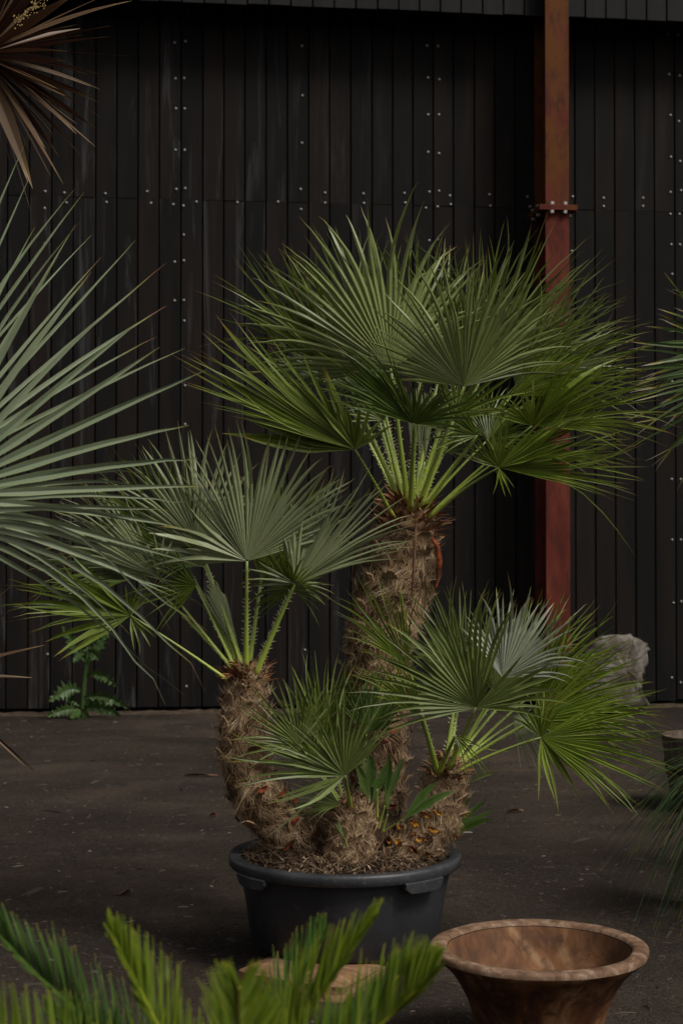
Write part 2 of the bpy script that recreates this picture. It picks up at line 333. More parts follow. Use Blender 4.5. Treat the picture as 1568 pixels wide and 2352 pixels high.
D0, D1 = 13.28, 13.98
A0 = Vector(((0 - HX) / FPX * D0, D0, 0)); A1 = Vector(((1568 - HX) / FPX * D1, D1, 0))
WANG = math.atan2(A1.y - A0.y, A1.x - A0.x); WLEN = (A1 - A0).length
barn = empty('timber_barn', A0, WANG)
tagp(barn, 'black timber barn wall of upright boards with silver screw heads', 'barn')
RW = Matrix.Rotation(WANG, 3, 'Z'); RWI = RW.transposed()
def wall_at(x, y, off=0.0):
    """Wall coordinates (along the wall, height) of the wall point seen at picture position x, y."""
    d = P(x, y, 1.0) - Vector((0, 0, CAMH)); n = RW @ Vector((0, 1, 0))
    k = ((A0 + n * off) - Vector((0, 0, CAMH))).dot(n) / d.dot(n)
    q = RWI @ (Vector((0, 0, CAMH)) + d * k - A0)
    return q.x, q.z
EDGE = [65, 116, 166.5, 217.5, 266, 315, 364, 414, 464, 512.5, 561, 610, 659, 708, 756.5, 805, 854, 901.5, 948, 995, 1041.5, 1090, 1137, 1184, 1230, 1275, 1321, 1367, 1413, 1459, 1504, 1551]
ue = [wall_at(x, HY)[0] for x in EDGE]
pitch = (ue[-1] - ue[0]) / (len(ue) - 1)
ue = [ue[0] - pitch * k for k in range(10, 0, -1)] + ue + [ue[-1] + pitch * k for k in range(1, 11)]
ZJ, ZT, ZB = 4.437, 6.65, 6.04
def board_mesh(nm, w, z0, z1, mat, tk=0.022):
    b = MB(); g = 0.005; h = w / 2
    a = 0.005                                    # chamfered long edges
    sec = [(-h + g, tk), (-h + g, a), (-h + g + a, 0), (h - g - a, 0), (h - g, a), (h - g, tk)]
    v = [(x, y, z) for z in (z0, z1) for x, y in sec]
    b.add(v, [(i, i + 1, i + 7, i + 6) for i in range(5)] + [(5, 0, 6, 11), tuple(range(6))[::-1], tuple(range(6, 12))])
    return b.mesh(nm, mat)
cache = {}
boards = []
def put_board(i, z0, z1, kind, y=0.0):
    u0, u1 = ue[i], ue[i + 1]; w = round(u1 - u0, 3)
    k = (w, z0, z1, kind)
    if k not in cache: cache[k] = board_mesh('board', w, z0, z1, M[kind])
    o = bpy.data.objects.new('board', cache[k]); col.objects.link(o); o.parent = barn
    o.location = ((u0 + u1) / 2, y + U(-0.003, 0.003), 0)
    o.rotation_euler = (0, 0, U(-0.012, 0.012))
    return o
for i in range(len(ue) - 1):
    lo = put_board(i, round(0.06 + U(-.015, .0), 2), ZJ - 0.001, 'board', 0.0)
    up = put_board(i, ZJ + 0.0005, ZT, 'board', -0.001)
    boards.append((ue[i], ue[i + 1], lo, up))
    put_board(i, ZB + round(U(-.006, .006), 3), 7.8, 'board2', -0.36)
mb = MB(); box(mb, ue[0] - 0.1, ue[-1] + 0.1, 0.03, 0.2, 0.0, 7.7)
o = bpy.data.objects.new('backing_wall', mb.mesh('backing_wall', M['backing'])); col.objects.link(o); o.parent = barn
mb = MB(); box(mb, ue[0] - 0.1, ue[-1] + 0.1, -0.325, 0.028, ZT + 0.01, ZT + 0.06)
o = bpy.data.objects.new('soffit', mb.mesh('soffit', M['backing'])); col.objects.link(o); o.parent = barn
mb = MB(); box(mb, ue[0] - 0.3, ue[-1] + 0.3, -0.55, 4.0, 7.82, 7.9)
o = bpy.data.objects.new('roof', mb.mesh('roof', M['backing'])); col.objects.link(o); o.parent = barn
SCREWS = [(401,98),(426,95),(403,181),(423,180),(404,250),(424,250),(403,345),(424,345),(405,435),(425,433),(693,106),(694,220),(693,329),(690,435),(746,443),
 (104,440),(148,443),(242,445),(338,440),(103,479),(153,466),(245,465),(347,467),(398,470),(421,473),(451,464),(545,465),(638,464),(691,481),(746,466),(422,540),
 (980,105),(1005,106),(982,179),(1008,183),(982,264),(1007,264),(982,350),(1007,353),(985,441),(1007,439),(1032,450),(834,445),(928,444),(1123,447),(1210,452),(1317,452),(1385,455),(1475,455),
 (835,467),(930,466),(977,478),(1004,475),(1034,470),(1125,473),(1216,475),(1385,474),(1475,474),(985,553),(1004,550),
 (1533,79),(1556,80),(1535,171),(1559,174),(1538,265),(1557,279),(1539,361),(1560,371),(1538,442),(1562,438),(1538,492),(1559,492),(1540,562),(1560,562),
 (104,560),(401,602),(422,599),(401,691),(422,690),(423,737),(425,886),(425,975),(1542,630),(1542,877),(1541,966),(1541,1101),(1562,1101),(1542,1240),(1562,1240),(1545,1385),(1563,1382),(1541,1557),(1562,1568),
 (105,1308),(110,1503),(407,1400),(428,1577),(694,1173),(700,1493),(1008,1114),(1010,1238),(1312,577)]
b = MB(); n = 10
for r, y in ((0.0125, 0.0), (0.0125, -0.003), (0.009, -0.0065), (0.004, -0.0075)):
    pass
rings = [(0.0125, 0.0), (0.0125, -0.003), (0.009, -0.0065), (0.0035, -0.008)]
vs = [(r * math.cos(2 * math.pi * k / n), y, r * math.sin(2 * math.pi * k / n)) for r, y in rings for k in range(n)]
b.add(vs, [(i * n + k, i * n + (k + 1) % n, (i + 1) * n + (k + 1) % n, (i + 1) * n + k) for i in range(3) for k in range(n)] + [tuple(30 + k for k in range(n))])
screw_me = b.mesh('screw', M['screw'], smooth=True)
for x, y in SCREWS:
    u, z = wall_at(x, y)
    for u0, u1, lo, up in boards:
        if u0 <= u < u1:
            bd = lo if z < ZJ else up
            o = bpy.data.objects.new('screw', screw_me); col.objects.link(o); o.parent = bd
            o.location = (max(min(u, u1 - .02), u0 + .02) - (u0 + u1) / 2, -0.0005, z); break
# sand that has drifted against the foot of the boards
mb = MB(); N = 160; vs = []
for i in range(N + 1):
    u = ue[0] + (ue[-1] - ue[0]) * i / N; w = 0.10 + 0.05 * math.sin(i * 0.31) * math.sin(i * 0.13) + U(0, .03); h = 0.018 + U(-.006, .008)
    for yy, zz in ((0.02, h), (-w * .4, h * .75), (-w, h * .2), (-w - .06, -0.004)):
        q = A0 + RW @ Vector((u, yy, zz)); vs.append(q)
mb.add(vs, [(4 * i + k, 4 * i + 4 + k, 4 * i + 5 + k, 4 * i + 1 + k) for i in range(N) for k in range(3)])
tagp(mb.build('drifted_sand', M['sand'], smooth=True), 'line of pale sand drifted along the foot of the black wall', 'sand', kind='stuff')

# ------------------------------------------------------------------ red steel column in front of the wall
uc, _ = wall_at(1281, HY, -0.52)
cb = A0 + RW @ Vector((uc, -0.32, 0))
colm = empty('steel_column', cb, WANG); tagp(colm, 'red oxide painted steel column with bolted splice, in front of the black wall', 'column')
def local(name, mbx, mat, parent, smooth=False):
    o = bpy.data.objects.new(name, mbx.mesh(name, mat, smooth=smooth)); col.objects.link(o); o.parent = parent; return o
ZS = CAMH + (HY - 471) / FPX * 13.24
def hbeam(z0, z1, w):
    b = MB(); h = w / 2
    box(b, -h, h, -0.20, -0.184, z0, z1); box(b, -h, h, 0.184, 0.20, z0, z1); box(b, -0.006, 0.006, -0.184, 0.184, z0, z1)
    return b
local('lower_shaft', hbeam(0.02, ZS - 0.0225, 0.208), M['steel'], colm)
local('upper_shaft', hbeam(ZS + 0.0225, 8.3, 0.205), M['steel'], colm)
for k, (a, c) in enumerate(((ZS - 0.022, ZS - 0.001), (ZS + 0.001, ZS + 0.022))):
    b = MB(); box(b, -0.165, 0.165, -0.245, 0.215, a, c); local('splice_plate', b, M['steel'], colm)
b = MB(); box(b, -0.17, 0.17, -0.26, 0.22, 0.0, 0.019); local('base_plate', b, M['steel'], colm)
b = MB(); tube(b, [Vector((0, 0, -0.05)), Vector((0, 0, 0.05))], [0.009, 0.009], 8)
for z in (-0.036, 0.036): tube(b, [Vector((0, 0, z - 0.012)), Vector((0, 0, z + 0.012))], [0.021, 0.021], 6)
bolt_me = b.mesh('bolt', M['bolt'])
for x, y in ((-0.055, -0.224), (0.06, -0.224), (-0.135, -0.08), (0.135, -0.08), (-0.135, 0.1), (0.135, 0.1)):
    o = bpy.data.objects.new('bolt', bolt_me); col.objects.link(o); o.parent = colm; o.location = (x, y, ZS)

# ------------------------------------------------------------------ standing stone at the wall
def rock(name, outline, d, thick, mat):
    """Rough block: front outline in picture units, real thickness, chipped faces."""
    b = MB(); c = Vector((0, 0, 0)); pts = [P(x, y, d) for x, y in outline]
    for p in pts: c += p / len(pts)
    rings = [(-.02, .25), (-.01, 0.5), (0.0, .72), (0.03, 0.9), (0.12, 0.98), (0.5, 1.0), (0.85, 0.96), (1.0, 0.82)]
    m = []
    for i in range(len(pts)):
        a, e = pts[i], pts[(i + 1) % len(pts)]
        for k in range(4): m.append(a.lerp(e, k / 4) + Vector((G(0, .006), 0, G(0, .006))))
    n = len(m); vs = []
    for tt, s in rings:
        for p in m:
            q = c + (p - c) * s; vs.append((q.x + G(0, .004), d + tt * thick + G(0, .004), max(q.z + G(0, .004), 0.0)))
    fs = [(i * n + k, i * n + (k + 1) % n, (i + 1) * n + (k + 1) % n, (i + 1) * n + k) for i in range(len(rings) - 1) for k in range(n)]
    vs.append((c.x, d - 0.015, c.z)); vs.append((c.x, d + thick + .01, c.z)); k0 = len(vs) - 2
    fs += [(k, k0, (k + 1) % n) for k in range(n)] + [((len(rings) - 1) * n + k, (len(rings) - 1) * n + (k + 1) % n, k0 + 1) for k in range(n)]
    b.add(vs, fs); return b.build(name, mat, origin=(c.x, d, 0))
o = rock('standing_stone', [(1325, 1632), (1330, 1560), (1345, 1500), (1372, 1470), (1400, 1462), (1452, 1459), (1464, 1468), (1488, 1478), (1491, 1500), (1486, 1530), (1478, 1560), (1472, 1585), (1482, 1605), (1496, 1622), (1470, 1634)], 13.22, 0.28, M['stone']); o.data.polygons.foreach_set('use_smooth', [True] * len(o.data.polygons))
tagp(o, 'rough pale stone block standing against the black wall', 'stone')

# ------------------------------------------------------------------ fan-leaf builder
def leaf_axes(h, a, e, roll):
    v = (h - Vector((0, 0, CAMH))).normalized(); r = v.cross(Vector((0, 0, 1))).normalized(); u = r.cross(v)
    a, e = R(a), R(e)
    A = (r * math.cos(a) + u * math.sin(a)) * math.cos(e) - v * math.sin(e)
    N = (-v) - A * (-v).dot(A); N.normalize()
    return A, Quaternion(A, R(roll)) @ N
def fan(mb, h, A, N, L, spread, n, rf=0.36, cup=0.06, droop=0.08, side=1, short=0.3, fold=0.8, jit=1.0, wide=1.1, taper=2.1, hollow=0.0, vee=None):
    Bv = N.cross(A).normalized(); n = int(n * 1.35) if n >= 14 else n; S = R(spread); dl = S / n
    base_r = U(0.25, 0.75)
    if vee is None: vee = U(0.12, 0.5)
    wav = U(0, 6.28); wk = U(4, 9)
    for i in range(n):
        th = -S / 2 + (i + .5) * dl; q = th / (S / 2) if S else 0
        ln = L * (1 - short * abs(q) ** 2) * U(0.90, 1.05)
        r1 = min(L * rf * (1 - 0.2 * abs(q)) * U(0.85, 1.12), ln * 0.85)
        cc = cup * (1 - hollow * abs(q)) + vee * abs(q) ** 1.5 + 0.05 * jit * math.sin(wav + wk * q)
        th += G(0, .012) * jit
        d0 = ((A * math.cos(th) + Bv * math.sin(th)) * math.cos(cc) + N * (side * math.sin(cc))).normalized()
        s0 = Bv * math.cos(th) - A * math.sin(th)
        nr = d0.cross(s0).normalized() * side
        if nr.dot(N * side) < 0: nr = -nr
        dj, oj, tw = G(0, .085) * jit, (.07 if i % 2 else -.07) * jit + G(0, .17) * jit, G(0, .8) * jit
        fo = U(-.5, .9)
        if rng.random() < 0.14 * jit: dj *= 2.8; oj *= 2.8
        st = [0.012 * L, r1 * .5, r1] + [r1 + (ln - r1) * k for k in (.22, .45, .65, .8, .92, 1.0)]
        wf = r1 * math.tan(dl / 2) * wide
        vs, ts, es = [], [], []; rv = min(1, max(0, base_r + G(0, .27)))
        for k, r in enumerate(st):
            s = max(0.0, (r - r1) / (ln - r1))
            w = r * math.tan(dl / 2) * wide if r <= r1 else wf * max(0.03, (1 - s ** taper) * (1 - 0.16 * min(1, s * 5)))
            p = h + d0 * r + (s0 * dj + nr * oj) * ((ln - r1) * s * s) - Vector((0, 0, 1)) * (droop * L * s * s * U(0.9, 1.1))
            sd_ = Quaternion(d0, tw * s) @ s0
            nn = Quaternion(d0, tw * s) @ nr
            f = fold * (1 + fo * min(1, s * 4))
            vs += [p - sd_ * w, p - nn * (w * f), p + sd_ * w]; ts += [r / ln] * 3; es += [1, 0, 1]
        fs = []
        for k in range(len(st) - 1):
            a = 3 * k
            fs += [(a, a + 3, a + 4, a + 1), (a + 1, a + 4, a + 5, a + 2)]
        if side < 0: fs = [f[::-1] for f in fs]
        mb.add(vs, fs, t=ts, e=es, r=rv)
def petiole(mb, b, h, end, r0, r1, spines=True, rise=0.25, n=12):
    L = (h - b).length
    c = b.lerp(h, 0.45) + Vector((0, 0, 1)) * (rise * 0.5 * L) * (1 - abs((h - b).normalized().z))
    pts = bez(b, c, h, n)
    tube(mb, pts, [r0 + (r1 - r0) * (i / (n - 1)) ** 0.6 for i in range(n)], 7, flat=0.62)
    if spines:
        k = int(L / 0.016)
        for i in range(k):
            u = 0.1 + 0.85 * i / k; f = u * (n - 1); j = min(int(f), n - 2); p = pts[j].lerp(pts[j + 1], f - j); d = (pts[j + 1] - pts[j]).normalized()
            x, y = frame_for(d)
            for sgn in (-1, 1):
                if rng.random() < .35: continue
                rr = (r0 + (r1 - r0) * u ** .6) * .9; q = p + x * (sgn * rr) + y * U(-.002, .002)
                ln = U(.007, .014)
                mb.add([q - d * .0022, q + d * .0022, q + x * sgn * ln + d * ln * U(.2, .8)], [(0, 1, 2)], t=u, e=1.0)
    return pts
def frond(palm, hx, hy, d, a, e, roll, L, spread, n, mat, side=1, base=None, pet=(0.013, 0.0055), rise=0.25, spines=True, extra=(), **kw):
    h = P(hx, hy, d); A, N = leaf_axes(h, a, e, roll)
    mb = MB(); fan(mb, h, A, N, L * px(d), spread, n, side=side, **kw)
    for a2, e2, ro2, L2, sp2, n2, w2 in extra:
        A2, N2 = leaf_axes(h, a2, e2, ro2); fan(mb, h, A2, N2, L2 * px(d), sp2, n2, side=side, **{**kw, 'wide': w2, 'short': .15})
    o = mb.build('frond', M[mat], palm)
    if base is not None:
        pb = MB(); petiole(pb, base, h, None, pet[0], pet[1], spines, rise)
        sub(pb, 'petiole', M['petiole'], o, True)
    return o

# ------------------------------------------------------------------ the potted three-stemmed fan palm
DP = 5.6
potc = P(792, 1955, DP); RIMZ = potc.z
palm = empty('fan_palm', (potc.x, potc.y, RIMZ - 0.06))
tagp(palm, 'tall clumping fan palm with three shaggy stems growing in a black plastic tub', 'palm')

def stem(centres, d, nfib, nhusk, cuts=0, cutmat='cut', cutlow=0.45, tuft=True, d_end=None, fl=(0.022, 0.052)):
    de = d if d_end is None else d_end
    n0 = len(centres)
    C = [P(x, y, d + (de - d) * i / (n0 - 1)) for i, (x, y, r) in enumerate(centres)]; Rr = [r * px(d) for x, y, r in centres]
    NN = 40; cs = spline(C, NN); rs = spline([Vector((r, 0, 0)) for r in Rr], NN); rs = [v.x * 0.84 for v in rs]
    mb = MB(); tube(mb, cs, rs, 20, bump=0.05)
    so = mb.build('stem', M['stem'], palm, True)
    def at(u, ph, out=0.0):
        f = u * (NN - 1); j = min(int(f), NN - 2); p = cs[j].lerp(cs[j + 1], f - j); r = rs[j] + (rs[j + 1] - rs[j]) * (f - j)
        d_ = (cs[j + 1] - cs[j]).normalized(); x = Vector((1, 0, 0)); x = (x - d_ * x.dot(d_)).normalized(); y = d_.cross(x); y = y if y.y > 0 else -y
        nrm = x * math.cos(ph) + y * math.sin(ph); return p + nrm * (r + out), nrm, d_, nrm.cross(d_)
    # shaggy fibre (too many to count): short curved strips lying along the stem and sticking out at the edges
    fb = MB()
    for i in range(nfib):
        u = rng.random(); ph = U(0, 2 * math.pi)
        if rng.random() < 0.5: ph = -math.pi / 2 + U(-1.7, 1.7)
        p, nn, dd, tt = at(u, ph, U(-.006, .006))
        ln = U(*fl); fw = math.sin(u * 23 + ph * 2) + math.sin(u * 57 - ph * 5); dr = (dd * (0.9 if rng.random() < .75 else -.8) + tt * (fw * .75 + G(0, .35)) + nn * abs(G(.06, .14))).normalized()
        w = U(.0005, .0013); sd_ = dr.cross(nn).normalized() * w
        cv = (nn * G(0.0, .25) + tt * G(0, .25) - Vector((0, 0, .15))) * ln
        q = p + dr * ln * .5 + cv * .25; z = p + dr * ln + cv
        NR = 15 if len(centres) > 8 else 10; cl = 0.5 * ((u * NR + ph * 5 / 6.2832) % 1.0) + 0.5 * ((u * NR - ph * 5 / 6.2832) % 1.0)
        gap = 0.22 * math.sin(u * 31 + 2.2 * math.sin(ph * 2 + u * 7)) + .14 * math.sin(ph * 7 + u * 60); rv = min(1, max(0, G(-.04 + 0.86 * cl + gap, .15)))
        fb.add([p - sd_, p + sd_, q + sd_ * .8, q - sd_ * .8, z], [(0, 1, 2, 3), (3, 2, 4)], r=rv)
    f = sub(fb, 'fibre', M['fibre'], so); f['kind'] = 'stuff'
    # old leaf bases in a spiral
    ga = 2.39996; fr = MB()
    for k in range(nhusk):
        u = 0.04 + 0.93 * (k + .5) / nhusk; ph = k * ga + U(-.2, .2)
        if math.sin(ph) > 0.55 or rng.random() < .3: continue                        # far side
        p, nn, dd, tt = at(u, ph, 0.002)
        w = U(.020, .038); hgt = U(.028, .055); b = MB(); cut = cuts and u > 1 - cutlow and rng.random() < cuts
        vs = []; ts = []
        for iy, (ty, ww, o) in enumerate(((0, 1.0, 0.0), (.5, .9, .012), (.85, .6, .024), (1.0, .28, .031))):
            for ix, s in enumerate((-1, 0, 1)):
                q = p + tt * (s * w * ww) - dd * (hgt * (0.5 - ty)) * (-1 if True else 1) + nn * (o * U(.8, 1.2) - (.005 if s else 0))
                vs.append(q); ts.append(ty)
        pr = U(.1, 1.5); w *= U(.6, 1.1); hgt *= U(.6, 1.15); ph += U(-.2, .2)
        dirn = -dd if dd.z < 0 else dd                           # point the tip upwards
        vs = []
        for ty, ww, o in ((0, 1.0, 0.0), (.5, .9, .010), (.85, .6, .021), (1.0, .25, .027)):
            for s in (-1, 0, 1):
                vs.append(p + tt * (s * w * ww) + dirn * (hgt * (ty - .5)) + nn * (.004 + o * pr * U(.6, 1.2) - (.005 if s else 0)) + tt * G(0, .002))
        back = [q - nn * .007 for q in vs]
        fs = []
        for iy in range(3):
            for ix in range(2):
                a = iy * 3 + ix; fs.append((a, a + 1, a + 4, a + 3)); fs.append((a + 15, a + 16, a + 13, a + 12))
        fs += [(9, 10, 22, 21), (10, 11, 23, 22), (0, 3, 15, 12), (3, 6, 18, 15), (6, 9, 21, 18), (2, 14, 17, 5), (5, 17, 20, 8), (8, 20, 23, 11)]
        b.add(vs + back, fs, t=[0, 0, 0, .4, .4, .4, .8, .8, .8, 1, 1, 1] * 2)
        for q_ in range(24):
            s_ = U(-1, 1); p_ = p + tt * (s_ * w * .8) + dirn * (hgt * U(.1, .5)) + nn * U(.012, .03); dr = (dirn * U(.3, 1) + tt * (s_ * .5 + G(0, .45)) + nn * U(-.1, .5)).normalized(); l_ = U(.012, .05)
            sd_ = dr.cross(nn).normalized() * U(.0006, .0016); z_ = p_ + dr * l_ - nn * U(0, .006)
            fr.add([p_ - sd_, p_ + sd_, z_], [(0, 1, 2)], r=min(1, max(0, G(.62, .24))))
        hs = sub(b, 'leaf_base', M['husk'], so)
        if cut:                                                  # cut stub: a coloured lens set in fibre
            c2 = MB(); pc = p + nn * .021 - dirn * .002
            w2, h2 = U(.017, .027), U(.007, .012); m2 = 9
            vv = [pc + tt * (w2 * math.cos(2 * math.pi * j / m2) * U(.8, 1.1)) + dirn * (h2 * math.sin(2 * math.pi * j / m2)) + nn * U(-.003, .004) for j in range(m2)] + [pc - nn * .003]
            c2.add(vv, [(j, (j + 1) % m2, m2) for j in range(m2)])
            sub(c2, 'cut_stub', M[cutmat], so)
    sub(fr, 'frayed_fibre', M['fibre'], so)['kind'] = 'stuff'
    return so, at

s_tall, at_tall = stem([(950, 1165, 34), (938, 1205, 62), (925, 1262, 88), (908, 1340, 98), (880, 1440, 92), (864, 1540, 82), (862, 1640, 80), (868, 1740, 74), (865, 1840, 74), (850, 1975, 84)], 5.72, 24000, 170, cuts=0.35, cutmat='cut_red', cutlow=0.32)
s_left, at_left = stem([(567, 1530, 20), (570, 1562, 44), (563, 1625, 58), (558, 1700, 60), (568, 1775, 62), (602, 1845, 64), (655, 1905, 66), (715, 1975, 70)], 5.58, 16000, 100, cuts=0.75, cutmat='cut_red', cutlow=0.42)
s_right, at_right = stem([(1030, 1745, 18), (1024, 1775, 40), (1014, 1830, 56), (998, 1880, 60), (972, 1920, 56), (935, 1955, 54), (900, 1985, 50)], 5.52, 14000, 90, cuts=0.9, cutlow=0.62)
s_mid, at_mid = stem([(802, 1838, 16), (806, 1858, 40), (808, 1885, 50), (806, 1925, 56), (800, 1975, 60)], 5.42, 6000, 34)
# low woody crown joining the stems
mbx = MB(); tube(mbx, spline([P(660, 1930, 5.6), P(760, 1925, 5.62), P(860, 1930, 5.6), P(950, 1945, 5.55)], 14), [.07, .1, .11, .12, .12, .12, .12, .12, .12, .11, .1, .09, .08, .06], 14, bump=.12)
mbx.build('rootstock', M['stem'], palm, True)

# crown tufts of stiff brown bracts where the leaf stalks rise
def tuft(at, u0, u1, n, part, ln=(0.05, 0.11)):
    b = MB()
    for i in range(n):
        ph = U(0, 2 * math.pi); p, nn, dd, tt = at(U(u0, u1), ph, -.004)
        up = (Vector((0, 0, 1)) * U(.3, 1) + nn * U(.15, .9) + tt * G(0, .3)).normalized(); l = U(*ln); w = U(.003, .009)
        sd_ = up.cross(nn).normalized()
        m_ = p + up * l * .55 + nn * .004; z = p + up * l + nn * G(.01, .012) - Vector((0, 0, U(0, .02)))
        b.add([p - sd_ * w, p + sd_ * w, m_ + sd_ * w * .8, m_ - sd_ * w * .8, z + sd_ * w * .15, z - sd_ * w * .3], [(0, 1, 2, 3), (3, 2, 4, 5)], r=min(1, max(0, G(.5, .25))))
    sub(b, 'bract', M['bract'], part)['kind'] = 'stuff'
tuft(at_tall, 0.01, 0.16, 260, s_tall); tuft(at_left, 0.01, 0.2, 190, s_left, (.035, .075)); tuft(at_right, 0.01, 0.2, 150, s_right, (.03, .06)); tuft(at_mid, 0.01, 0.35, 90, s_mid, (.02, .05))
def strap(name, pts, d, w, mat):
    b = MB(); ps = spline([P(x, y, d + o) for x, y, o in pts], 14); vs = []
    for i, p in enumerate(ps):
        dd = (ps[min(i + 1, 13)] - ps[max(i - 1, 0)]).normalized(); x = dd.cross(Vector((0, -1, 0))).normalized(); ww = w * math.sin(math.pi * (0.08 + .88 * i / 13)) ** .6
        vs += [p - x * ww + Vector((0, .008, 0)), p, p + x * ww + Vector((0, .006, 0))]
    b.add(vs, [(3 * i + k, 3 * i + k + 1, 3 * i + k + 4, 3 * i + k + 3) for i in range(13) for k in range(2)])
    sub(b, name, M[mat], s_tall, True)
strap('dry_sheath', [(990, 1236, -.11), (1002, 1252, -.12), (1009, 1288, -.11), (1006, 1320, -.10), (1001, 1350, -.1)], 5.7, .010, 'sheath')
strap('dry_sheath', [(900, 1205, -.1), (858, 1215, -.08), (832, 1250, -.05), (820, 1290, -.04), (812, 1325, 0)], 5.7, .011, 'drybrown')
strap('dry_sheath', [(975, 1200, -.16), (958, 1212, -.16), (935, 1208, -.15), (915, 1204, -.15)], 5.7, .014, 'drybrown')
strap('dry_stalk', [(956, 1200, -.16), (952, 1250, -.17), (950, 1310, -.16), (945, 1370, -.15)], 5.7, .006, 'drybrown')

def PB(x, y, d): return P(x, y, d)
bT = lambda x, y, o=0.0: P(x, y, 5.68 + o)
# tall stem: back leaves first, then the ones nearer the camera (picture place of the leaf centre, depth, direction, tilt, roll, length ...)
F = frond
F(palm, 1010, 850, 5.95, 92, -12, 12, 335, 120, 21, 'leaf_grey', 1, bT(950, 1150, .06))
F(palm, 1105, 868, 5.95, 54, -10, -18, 420, 96, 24, 'leaf_grey', 1, bT(965, 1150, .06), short=.2)
F(palm, 1060, 835, 5.88, 76, -5, 10, 305, 110, 24, 'leaf_grey', 1, bT(958, 1150, .05))
F(palm, 968, 830, 5.90, 104, -6, -12, 325, 120, 26, 'leaf_green', 1, bT(940, 1150, .05))
F(palm, 1173, 910, 5.88, 27, -8, -25, 355, 80, 18, 'leaf_bright', 1, bT(975, 1160, .05), droop=.04)
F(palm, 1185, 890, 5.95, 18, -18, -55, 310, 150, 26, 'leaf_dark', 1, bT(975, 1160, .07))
F(palm, 786, 853, 5.80, 137, 4, 20, 360, 48, 20, 'leaf_green', 1, bT(925, 1165, .03), droop=.0, short=.2, wide=2.0, extra=[(112, 0, 0, 290, 20, 5, 1.9)])
F(palm, 1200, 880, 5.92, 40, -8, -15, 330, 70, 18, 'leaf_grey', 1, bT(970, 1160, .06), short=.25, wide=1.5)
F(palm, 1130, 820, 6.0, 66, -10, 10, 310, 100, 20, 'leaf_green', 1, bT(960, 1160, .08))
F(palm, 850, 800, 5.98, 118, -8, 15, 330, 80, 18, 'leaf_grey', 1, bT(930, 1160, .08))
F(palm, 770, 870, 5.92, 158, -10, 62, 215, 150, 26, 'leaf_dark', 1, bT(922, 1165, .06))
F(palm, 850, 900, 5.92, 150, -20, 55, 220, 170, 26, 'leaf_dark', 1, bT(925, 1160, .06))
F(palm, 897, 846, 5.62, 108, 4, 8, 420, 165, 28, 'leaf_green', -1, bT(938, 1165, 0), short=.28, rf=.42)
F(palm, 815, 1033, 5.55, 149, 8, 30, 465, 44, 18, 'leaf_green', 1, bT(905, 1190, -.05), droop=.0, short=.3, vee=.1, wide=2.1, extra=[(118, 15, 10, 250, 26, 4, 2.0), (75, 20, 0, 130, 90, 6, 1.2), (172, 5, 0, 310, 14, 3, 3.0)])
F(palm, 1000, 1035, 5.85, 12, -15, -60, 120, 150, 18, 'leaf_grey', 1, bT(965, 1160, .05))
F(palm, 1110, 985, 5.80, 150, -25, 40, 150, 190, 22, 'leaf_green', 1, bT(968, 1165, .04))
F(palm, 1120, 1010, 5.75, 40, 0, -40, 170, 210, 24, 'leaf_green', 1, bT(975, 1165, .0))
F(palm, 1221, 978, 5.60, 12, 5, -20, 330, 50, 20, 'leaf_bright', 1, bT(985, 1185, -.03), short=.25, wide=2.0, extra=[(48, 10, -10, 240, 30, 5, 1.6), (88, 22, 0, 135, 50, 5, 1.3), (145, 15, 0, 130, 40, 5, 1.2)])
F(palm, 1145, 1074, 5.50, -2, 4, -20, 325, 34, 18, 'leaf_bright', 1, bT(985, 1192, -.06), short=.2, rise=.4, droop=.02, vee=.12, wide=2.3, extra=[(30, 8, -20, 215, 40, 7, 1.8), (95, 20, 0, 125, 70, 6, 1.3), (145, 12, -10, 120, 40, 5, 1.3), (285, 10, -20, 70, 60, 4, 1.0)])
F(palm, 1155, 1050, 5.60, 8, 0, -20, 300, 44, 16, 'leaf_green', 1, bT(983, 1190, -.04), rise=.4, short=.2, wide=2.0)
F(palm, 1065, 888, 5.42, 92, 16, 0, 325, 172, 30, 'leaf_green', -1, bT(958, 1170, -.04), rf=.42, short=.18)
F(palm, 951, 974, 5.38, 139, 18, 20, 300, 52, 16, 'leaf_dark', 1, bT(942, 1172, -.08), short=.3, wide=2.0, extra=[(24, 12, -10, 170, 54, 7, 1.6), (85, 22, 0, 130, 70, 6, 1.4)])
for a, x in ((93, 962), (86, 975), (98, 948)):
    F(palm, x, 1060, 5.74, a, -3, U(-40, 40), 190, 16, 8, 'leaf_grey', -1, bT(953, 1150, .03), rf=.8, jit=.3, pet=(.008, .006))
F(palm, 880, 965, 5.72, 118, 0, 0, 180, 130, 11, 'leaf_green', 1, bT(930, 1165, .02), rf=.25)
F(palm, 1045, 955, 5.76, 58, 0, -10, 210, 130, 11, 'leaf_green', 1, bT(965, 1165, .03), rf=.25)
F(palm, 1095, 1000, 5.56, 158, 12, 0, 165, 90, 9, 'leaf_green', 1, bT(972, 1175, .0), rf=.25)
